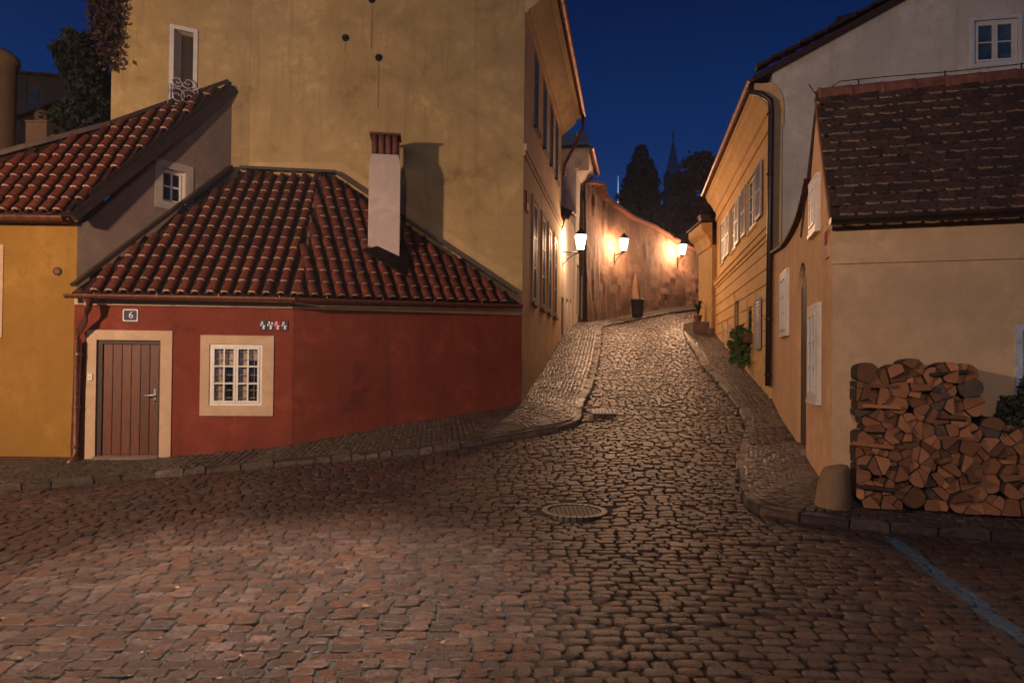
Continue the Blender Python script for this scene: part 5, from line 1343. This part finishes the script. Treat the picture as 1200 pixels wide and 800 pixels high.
for a, b, c, d, o_, mt in ((oy(13.68), oy(13.1), 4.62, 5.75, .03, M_GREYP), (oy(16.4), oy(15.85), 4.62, 5.75, .03, M_WHITEP), (oy(18.0), oy(17.42), 4.62, 5.75, .03, M_WHITEP), (oy(18.68), oy(18.1), 4.62, 5.75, .03, M_WHITEP),
                           (oy(13.65), oy(13.1), 1.92, 2.98, .03, M_GREYP), (oy(15.48), oy(14.92), 4.62, 5.75, .03, M_GREYP)):
    shutter(WO, a, b, c, d, o_, oh, mt)
# rustication: raised blocks courses between recessed joints
zs = [1.0, 1.66, 1.96, 2.26, 2.56, 2.86, 3.16, 3.46, 3.76, 4.0]
for za, zb in zip(zs[1:], zs[2:]):
    zlo = za+.014; zhi = zb-.014; segs = [(0.02, WO.L)]
    for (a, b, c, d) in ow+[(oy(13.7), oy(13.05), 1.87, 3.03)]:
        if c-.05 < zhi and d+.07 > zlo:
            ns = []
            for s0, s1 in segs:
                if b+.075 <= s0 or a-.075 >= s1: ns.append((s0, s1)); continue
                if a-.075 > s0: ns.append((s0, a-.075))
                if b+.075 < s1: ns.append((b+.075, s1))
            segs = ns
    for s0, s1 in segs:
        if s1-s0 < .05: continue
        m = MB(); m.wbox(WO, s0, s1, -.01, .028, zlo, zhi); m.build('rusticated_course', M_OCHRE, oh)
m = MB(); m.wbox(WO, 0, WO.L, -.05, .09, 4.08, 4.20); m.wbox(WO, 0, WO.L, -.05, .05, 4.0, 4.08); m.wbox(WO, 0, WO.L, -.05, .12, 4.20, 4.225); m.build('string_course', M_OCHRE, oh)
prof = [(0, z-.9) if 0 else (o_, z-.88) for o_, z in [(0, 7.0), (.04, 7.0), (.05, 7.1), (.02, 7.12), (.03, 7.3), (.08, 7.32), (.12, 7.42), (.2, 7.55), (.28, 7.62), (.30, 7.72), (.34, 7.74), (.34, 7.82), (0, 7.84)]]
m = MB(); m.prism([WO.P(-.05, o, z) for o, z in prof][::-1], [WO.P(WO.L+.02, o, z) for o, z in prof][::-1]); m.build('cornice', M_OCHRE, oh)
gutter([WO.P(-.2, .40, 7.02), WO.P(WO.L+.12, .40, 7.02)], .075, M_COPPER, oh, brackets=.6)
zr = lambda t: 7.92 + .5*t
gt0, gz1 = WOG.hit(1141, 25); gt1, _ = WOG.hit(1193, 25); gz0 = WOG.hit(1166, 74)[1]
r1_, rz1 = WOG.hit(887, 88); r2_, rz2 = WOG.hit(1050, 2); slope = (rz2-rz1)/(r2_-r1_)
gtop = [(0, rz1+slope*(0-r1_)), (5.2, rz1+slope*(5.2-r1_)), (WOG.L, rz1+slope*(5.2-r1_)-.6)]
wall(WOG, -.3, gtop, [(gt0, gt1, gz0, gz1)], M_WHITEG, oh)
surround(WOG, gt0, gt1, gz0, gz1, .06, oh, M_WHITEP, .02)
gwn = casement(WOG, gt0, gt1, gz0, gz1, oh, M_WHITEP, M_GLASSB, depth=.03, rws=2)
m = MB(); m.wbox(WOG, gt0+.35, gt0+.48, -.13, -.12, gz0, gz1); m.wbox(WOG, gt1-.3, gt1-.1, -.13, -.12, gz0, gz1); m.build('curtain', M_CURT, gwn)
# ochre return strip at the corner
m = MB()
m.wbox(WOG, -.028, .17, -.02, .03, .5, 6.12); m.build('corner_strip', M_OCHRE, oh)
m = MB(); prof2 = [(a_, z-.88) for a_, z in [(-.32, 7.84), (.02, 7.80), (.10, 7.72), (.17, 7.6), (.20, 7.4), (.20, 7.0), (-.02, 7.0), (-.05, 7.3), (-.28, 7.62)]]
m.prism([WOG.P(a, .031, z) for a, z in prof2], [WOG.P(a, .0, z) for a, z in prof2]); m.build('cornice_return', M_OCHRE, oh)
rf = roof_deck([WO.P(-.2, .38, 7.06), WO.P(WO.L+.12, .38, 7.06), WOG.P(5.2, .12, gtop[1][1]+.10), Vector((OB[0]+5.2, OB[1]-.9, gtop[1][1]+.10))], oh, M_PAN, th=.10)
m = MB()
for k in range(22):
    a = WOG.P(-.3+k*.25, .02, gtop[0][1]+slope*(-.3+k*.25)+.13+random.uniform(-.01, .02)); b = WOG.P(-.3+(k+.92)*.25, .02, gtop[0][1]+slope*(-.3+(k+.92)*.25)+.11); beam(m, a, b, .26, .06)
m.build('verge_tiles', M_PAN, rf)
m = MB(); a = WOG.hit(985, 35)[0]; z = gtop[0][1]+slope*a; m.hexa([WOG.P(a-.1, -.2, z), WOG.P(a+.75, -.2, z+.4), WOG.P(a+.75, -1.0, z+.4), WOG.P(a-.1, -1.0, z), WOG.P(a+.0, -.2, z+.38), WOG.P(a+.85, -.2, z+.52), WOG.P(a+.85, -1.0, z+.52), WOG.P(a, -1.0, z+.38)]); m.build('roof_hatch', M_DKMETAL, rf)
m = MB(); pz = WOG
pp = [WO.P(WO.L-.0, .38, 6.97), WO.P(WO.L, .38, 6.8), pix(892, 110, OA[1]-.12), pix(903, 118, OA[1]-.16), pix(904, 128, OA[1]-.16), pix(903, 200, OA[1]-.15), pix(900, 452, OA[1]-.13)]
m.tube(pp, [.06, .055, .055, .055, .055, .055, .055], 10); d_ = m.build('downpipe', M_DKMETAL, oh, True)
m = MB()
for v in (135, 205, 285, 375, 440): p = pix(903.3-(v-128)*.0105, v, OA[1]-.15); m.tube([p, p+Vector((0, 0, .035))], .066, 10)
m.build('pipe_clip', M_DKMETAL, d_)
wall(Wall((OB[0]+6.5, OB[1]-1.2), OB), -.3, [(0, 9.4), (6.6, 6.9)], [], M_OCHRE, oh)
# lower porch bay at the far end, with flared cornice
pb_ = thing('ochre_porch', 'bright ochre porch with flared cornice at the far end of the ochre house', 'porch')
q0 = WO.P(-.0, .0, 0); WP = Wall((OB[0]-.10, OB[1]+1.6), (OB[0]-.14, OB[1]+.02)); WPE = Wall((OB[0]-.14, OB[1]+.02), (OB[0]+1.6, OB[1]+.0))
zct = pix(835, 262, 20.4).z; zcb = pix(838, 287, 20.4).z
mP = plaster('bright_ochre_porch', (.60, .38, .14))
wall(WP, 0, zcb, [], mP, pb_); wall(WPE, 0, zcb, [], mP, pb_)
prof = [(0, zcb-.05), (.04, zcb-.05), (.08, zcb+.1), (.16, zcb+.28), (.30, zcb+.42), (.34, zcb+.5), (.34, zct), (0, zct+.02)]
m = MB(); m.prism([WP.P(-.05, o, z) for o, z in prof][::-1], [WP.P(WP.L+.02, o, z) for o, z in prof][::-1]); m.build('cornice', mP, pb_)
m = MB(); m.hexa([WP.P(-.1, .4, zct+.02), WP.P(WP.L+.05, .4, zct+.02), WP.P(WP.L+.05, -1.2, zct+.3), WP.P(-.1, -1.2, zct+.3), WP.P(-.1, .4, zct+.06), WP.P(WP.L+.05, .4, zct+.06), WP.P(WP.L+.05, -1.2, zct+.36), WP.P(-.1, -1.2, zct+.36)]); m.build('roof', M_PAN, pb_)
# window box plant
wbx = thing('hanging_window_plant', 'leafy green plant spilling from a window box on the ochre house', 'plant')
tc = oy(14.75); m = MB(); m.wbox(WO, tc-.1, tc+.75, .03, .22, 2.08, 2.28); m.build('window_box', M_RIDGE, wbx)
c = WO.P(tc+.3, .20, 2.15); c2 = WO.P(tc+.2, .2, 1.85)
pts = blob(1700, c, (.22, .42, .28), 4)+blob(900, c2, (.18, .36, .28), 6); leaves('foliage', pts, .05, M_LEAFG, wbx, 12)

# ================================================================== FAR RIGHT HOUSE with shutters, steps, potted plants
fr_ = thing('shuttered_far_house', 'mauve plastered house with open white shutter past the ochre house', 'house')
FA = pix(824, 430, 22.5); FB = pix(845, 430, 22.4); WFR = Wall((FA.x, FA.y), (FB.x+.6, FB.y-.1)); WFS = Wall((FA.x+2.2, FA.y+6), (FA.x, FA.y))
ztp = pix(830, 268, 22.5).z; s0 = WFR.hit(827.5, 330)[0]; s1_ = WFR.hit(837, 330)[0]; sz0 = WFR.hit(832, 344)[1]; sz1 = WFR.hit(832, 308)[1]
wall(WFR, .5, ztp, [], M_FARR, fr_); wall(WFS, .5, ztp, [(4.6, 5.2, sz0, sz1)], M_FARR, fr_)
shutter(WFR, s0, s1_, sz0, sz1, .02, fr_, M_WHITEP, n=10); shutter(WFR, s1_-.06, s1_+.22, sz0-.1, sz1-.1, .07, fr_, M_WHITEP, n=10)
roof_deck([WFR.P(-.25, .25, ztp), WFR.P(WFR.L, .25, ztp), WFR.P(WFR.L, -2, ztp+1.3), WFR.P(.6, -2, ztp+1.3)], fr_, M_PAN); roof_deck([WFS.P(0, .25, ztp), WFR.P(-.25, .25, ztp), WFR.P(.6, -2, ztp+1.3), WFS.P(0, -1.5, ztp+1.2)], fr_, M_PAN)
cc = pix(825, 262, 22.9); m = MB(); m.box(cc.x-.15, cc.x+.15, cc.y-.15, cc.y+.15, ztp-.3, cc.z+.2); m.box(cc.x-.18, cc.x+.18, cc.y-.18, cc.y+.18, cc.z+.2, cc.z+.27); m.build('chimney', M_RIDGE, fr_)
st = thing('stone_planter_step', 'low rough stone step holding potted plants in front of the far house', 'step')
sp = pix(822, 392, 20.9); zs_ = G(sp.x, sp.y); m = MB(); m.box(sp.x-.35, sp.x+.9, sp.y-.3, sp.y+.9, zs_-.3, zs_+.42); m.box(sp.x+.1, sp.x+.9, sp.y-.6, sp.y-.3, zs_-.3, zs_+.2); m.build('step', M_CONC, st)
for i, (dx, lab) in enumerate(((-.12, 'potted plant with arching leaves at the street end of the stone step'), (.35, 'potted plant between its neighbour and the ochre porch'))):
    pt = thing('potted_plant', lab, 'potted plant', 'pots on the stone step'); px_, py_, pz_ = sp.x+dx, sp.y, zs_+.42
    m = MB(); m.lathe((px_, py_, pz_), [(.09, 0), (.13, .2), (.14, .2), (.14, .23)], 12); m.build('pot', M_RIDGE, pt)
    L_ = []; m = MB()
    for k in range(18):
        an = random.uniform(0, 6.28); r = random.uniform(.1, .3); h = random.uniform(.25, .55)
        p0 = Vector((px_, py_, pz_+.2)); p1 = p0+Vector((math.cos(an)*r*.5, math.sin(an)*r*.5, h)); p2 = p0+Vector((math.cos(an)*r, math.sin(an)*r, h*.75)); sd = Vector((-math.sin(an), math.cos(an), 0))*.025
        m.poly([p0-sd*.4, p0+sd*.4, p1+sd, p1-sd]); m.poly([p1-sd, p1+sd, p2])
    m.build('leaves', M_LEAFD, pt)

# ================================================================== TREES AND SPIRES BEYOND THE WALL
def conifer(c, zb, zt, r, label, seed):
    T = thing('conifer_tree', label, 'tree'); rg = random.Random(seed); pts = []
    for k in range(620):
        f = rg.random()**.85; z = zb+(zt-zb)*f; R = r*(1-f)**.85*rg.uniform(.6, 1.2)+.06; an = rg.uniform(0, 6.283)
        for i in range(52):
            g = rg.random()**.6; pts.append((c[0]+math.cos(an)*R*g+rg.gauss(0, .10), c[1]+math.sin(an)*R*g+rg.gauss(0, .10), z-R*g*.35+R*.2*g*g+rg.gauss(0, .10)))
    leaves('crown', pts, .13, M_NEED, T, seed); m = MB(); m.tube([(c[0], c[1], G(c[0], c[1])-.3), (c[0], c[1], zt-.5)], [.25, .03], 7); m.build('trunk', M_TRUNK, T)
c = pix(750, 300, 44); conifer((c.x, c.y), pix(750, 325, 44).z, pix(749, 174, 44).z, 66*44/F, 'dark pointed conifer rising behind the garden wall', 3)
def broad(cl, label, seed, n=2600, Y=40, size=.14):
    T = thing('broadleaf_tree', label, 'tree'); pts = []
    c0 = None
    for i, (u, v, ru, rv) in enumerate(cl):
        c = pix(u, v, Y+(i % 3)*.8); c0 = c0 or c; pts += blob(n, c, (ru*Y/F*.8, 1.3, rv*Y/F*.8), seed*10+i)
    leaves('crown', pts, size, M_LEAFT, T, seed); m = MB(); g = G(c0.x, c0.y)-.3; m.tube([(c0.x, Y+.5, g), (c0.x+.1, Y+.5, c0.z)], [.22, .08], 7)
    for i, (u, v, ru, rv) in enumerate(cl[1:]): c = pix(u, v, Y+.5); m.tube([(c0.x, Y+.5, g+(c0.z-g)*.5), tuple(c)], [.10, .03], 5)
    m.build('trunk', M_TRUNK, T)
broad([(812, 208, 22, 28), (828, 200, 18, 26), (800, 228, 16, 20), (808, 250, 24, 26), (832, 245, 18, 30), (820, 282, 26, 20)], 'bushy autumn tree beyond the wall beside the steeple', 21, Y=42)
broad([(848, 225, 14, 26), (846, 262, 16, 26), (860, 240, 14, 30)], 'rounded dark tree half hidden by the ochre house eave', 22, Y=46, n=1800)
broad([(778, 268, 20, 24), (768, 285, 22, 18), (792, 250, 16, 24), (800, 280, 20, 20)], 'low dark tree below the church steeple', 23, Y=38, n=2000, size=.12)
broad([(738, 262, 10, 18), (733, 275, 12, 10)], 'small leafy tree left of the conifer', 24, Y=40, n=900, size=.12)
sp_ = thing('church_steeple', 'dark pointed church steeple with a ball finial against the night sky', 'steeple')
c = pix(788, 260, 120); zA_ = pix(788, 204, 120).z; zB_ = pix(788, 163, 120).z; zC_ = pix(788, 196, 120).z
m = MB(); r = 10*120/F; m.box(c.x-r*.88, c.x+r*.88, 120-r*.88, 120+r*.88, 0, zA_); m.build('tower', plaster('steeple_stone', (.07, .06, .06)), sp_)
m = MB(); rings = []
for rr, z in ((r*1.18, zA_-.5), (r*1.05, zA_), (r*.80, zA_+.9), (r*.48, zA_+2.9), (.10, zB_)): rings.append([(c.x+rr*math.cos(math.pi/4*k+.39), 120+rr*math.sin(math.pi/4*k+.39), z) for k in range(8)])
for a, b in zip(rings, rings[1:]):
    for k in range(8): m.poly([a[k], a[(k+1) % 8], b[(k+1) % 8], b[k]])
m.poly(rings[0][::-1]); m.poly(rings[-1]); m.build('spire', M_SLATE, sp_)
m = MB(); m.tube([(c.x, 120, zB_-.3), (c.x, 120, zB_+1.4)], .07, 6); m.lathe((c.x, 120, zB_+.5), [(.05, -.25), (.25, 0), (.05, .25)], 8); m.tube([(c.x-.3, 120, zB_+1.1), (c.x+.3, 120, zB_+1.1)], .06, 5); m.build('finial', M_IRON, sp_)
ft = thing('distant_lit_spire', 'slim floodlit pale spire far behind the garden wall', 'spire')
c = pix(724, 250, 300); z0_ = pix(724, 262, 300).z; z1_ = pix(724, 206, 300).z
m = MB(); k = 300/F; m.tube([(c.x, 300, 0), (c.x, 300, z0_+6), (c.x, 300, z0_+11), (c.x, 300, (z0_+z1_)/2), (c.x, 300, z1_)], [2.4*k, 2.2*k, 1.2*k, .9*k, .3*k], 8); m.box(c.x-4*k, c.x+4*k, 298, 302, 0, z0_+7.5); m.build('shaft', M_PALEST, ft)
li = bpy.data.lights.new('floodlight', 'SPOT'); li.energy = 60000; li.color = (.45, .75, 1.0); li.spot_size = 1.2; li.shadow_soft_size = 1
lo = bpy.data.objects.new('floodlight', li); COL.objects.link(lo); lo.parent = ft; lo.location = (c.x+8, 272, z0_-2)
dr_ = Vector((c.x, 300, z0_+8))-Vector(lo.location); lo.rotation_euler = dr_.to_track_quat('-Z', 'Y').to_euler()

# fallen leaves on the setts
fl = []
for _ in range(90):
    y = random.uniform(3, 9.5); x = random.uniform(-.8, .7)*y
    if inpoly(x, y, ROAD): fl.append((x, y, G(x, y)+.026))
rg = np.random.default_rng(5); n = len(fl); P = np.array(fl); an = rg.uniform(0, 6.28, n); s = rg.uniform(.012, .026, (n, 1))
a = np.stack([np.cos(an), np.sin(an), rg.normal(0, .15, n)], 1)*s; b = np.stack([-np.sin(an), np.cos(an), rg.normal(0, .15, n)], 1)*s*.6
V = np.stack([P-a, P+b, P+a, P-b], 1).reshape(-1, 3)
o = link('fallen_leaves', arrmesh('fallen_leaves', V, np.arange(4*n).reshape(-1, 4), [leafm('fallen_leaf', (.12, .05, .015), (.28, .15, .03))], np.repeat(rg.random(n), 4))); tag(o, 'small yellow fallen leaves scattered over the setts', kind='stuff')

# light night mist that the lamps glow through
hz = MB(); hz.box(-13, 16, -8, 60, -1.2, 26)
mh_ = bpy.data.materials.new('mist'); mh_.use_nodes = True; n_ = mh_.node_tree.nodes; n_.remove(n_['Principled BSDF'])
pv_ = n_.new('ShaderNodeVolumePrincipled'); pv_.inputs['Color'].default_value = (.9, .9, .95, 1); pv_.inputs['Density'].default_value = .0010; pv_.inputs['Anisotropy'].default_value = .3
mh_.node_tree.links.new(pv_.outputs[0], n_['Material Output'].inputs['Volume'])
tag(hz.build('haze', mh_), 'thin night mist glowing around the street lamps', kind='stuff')
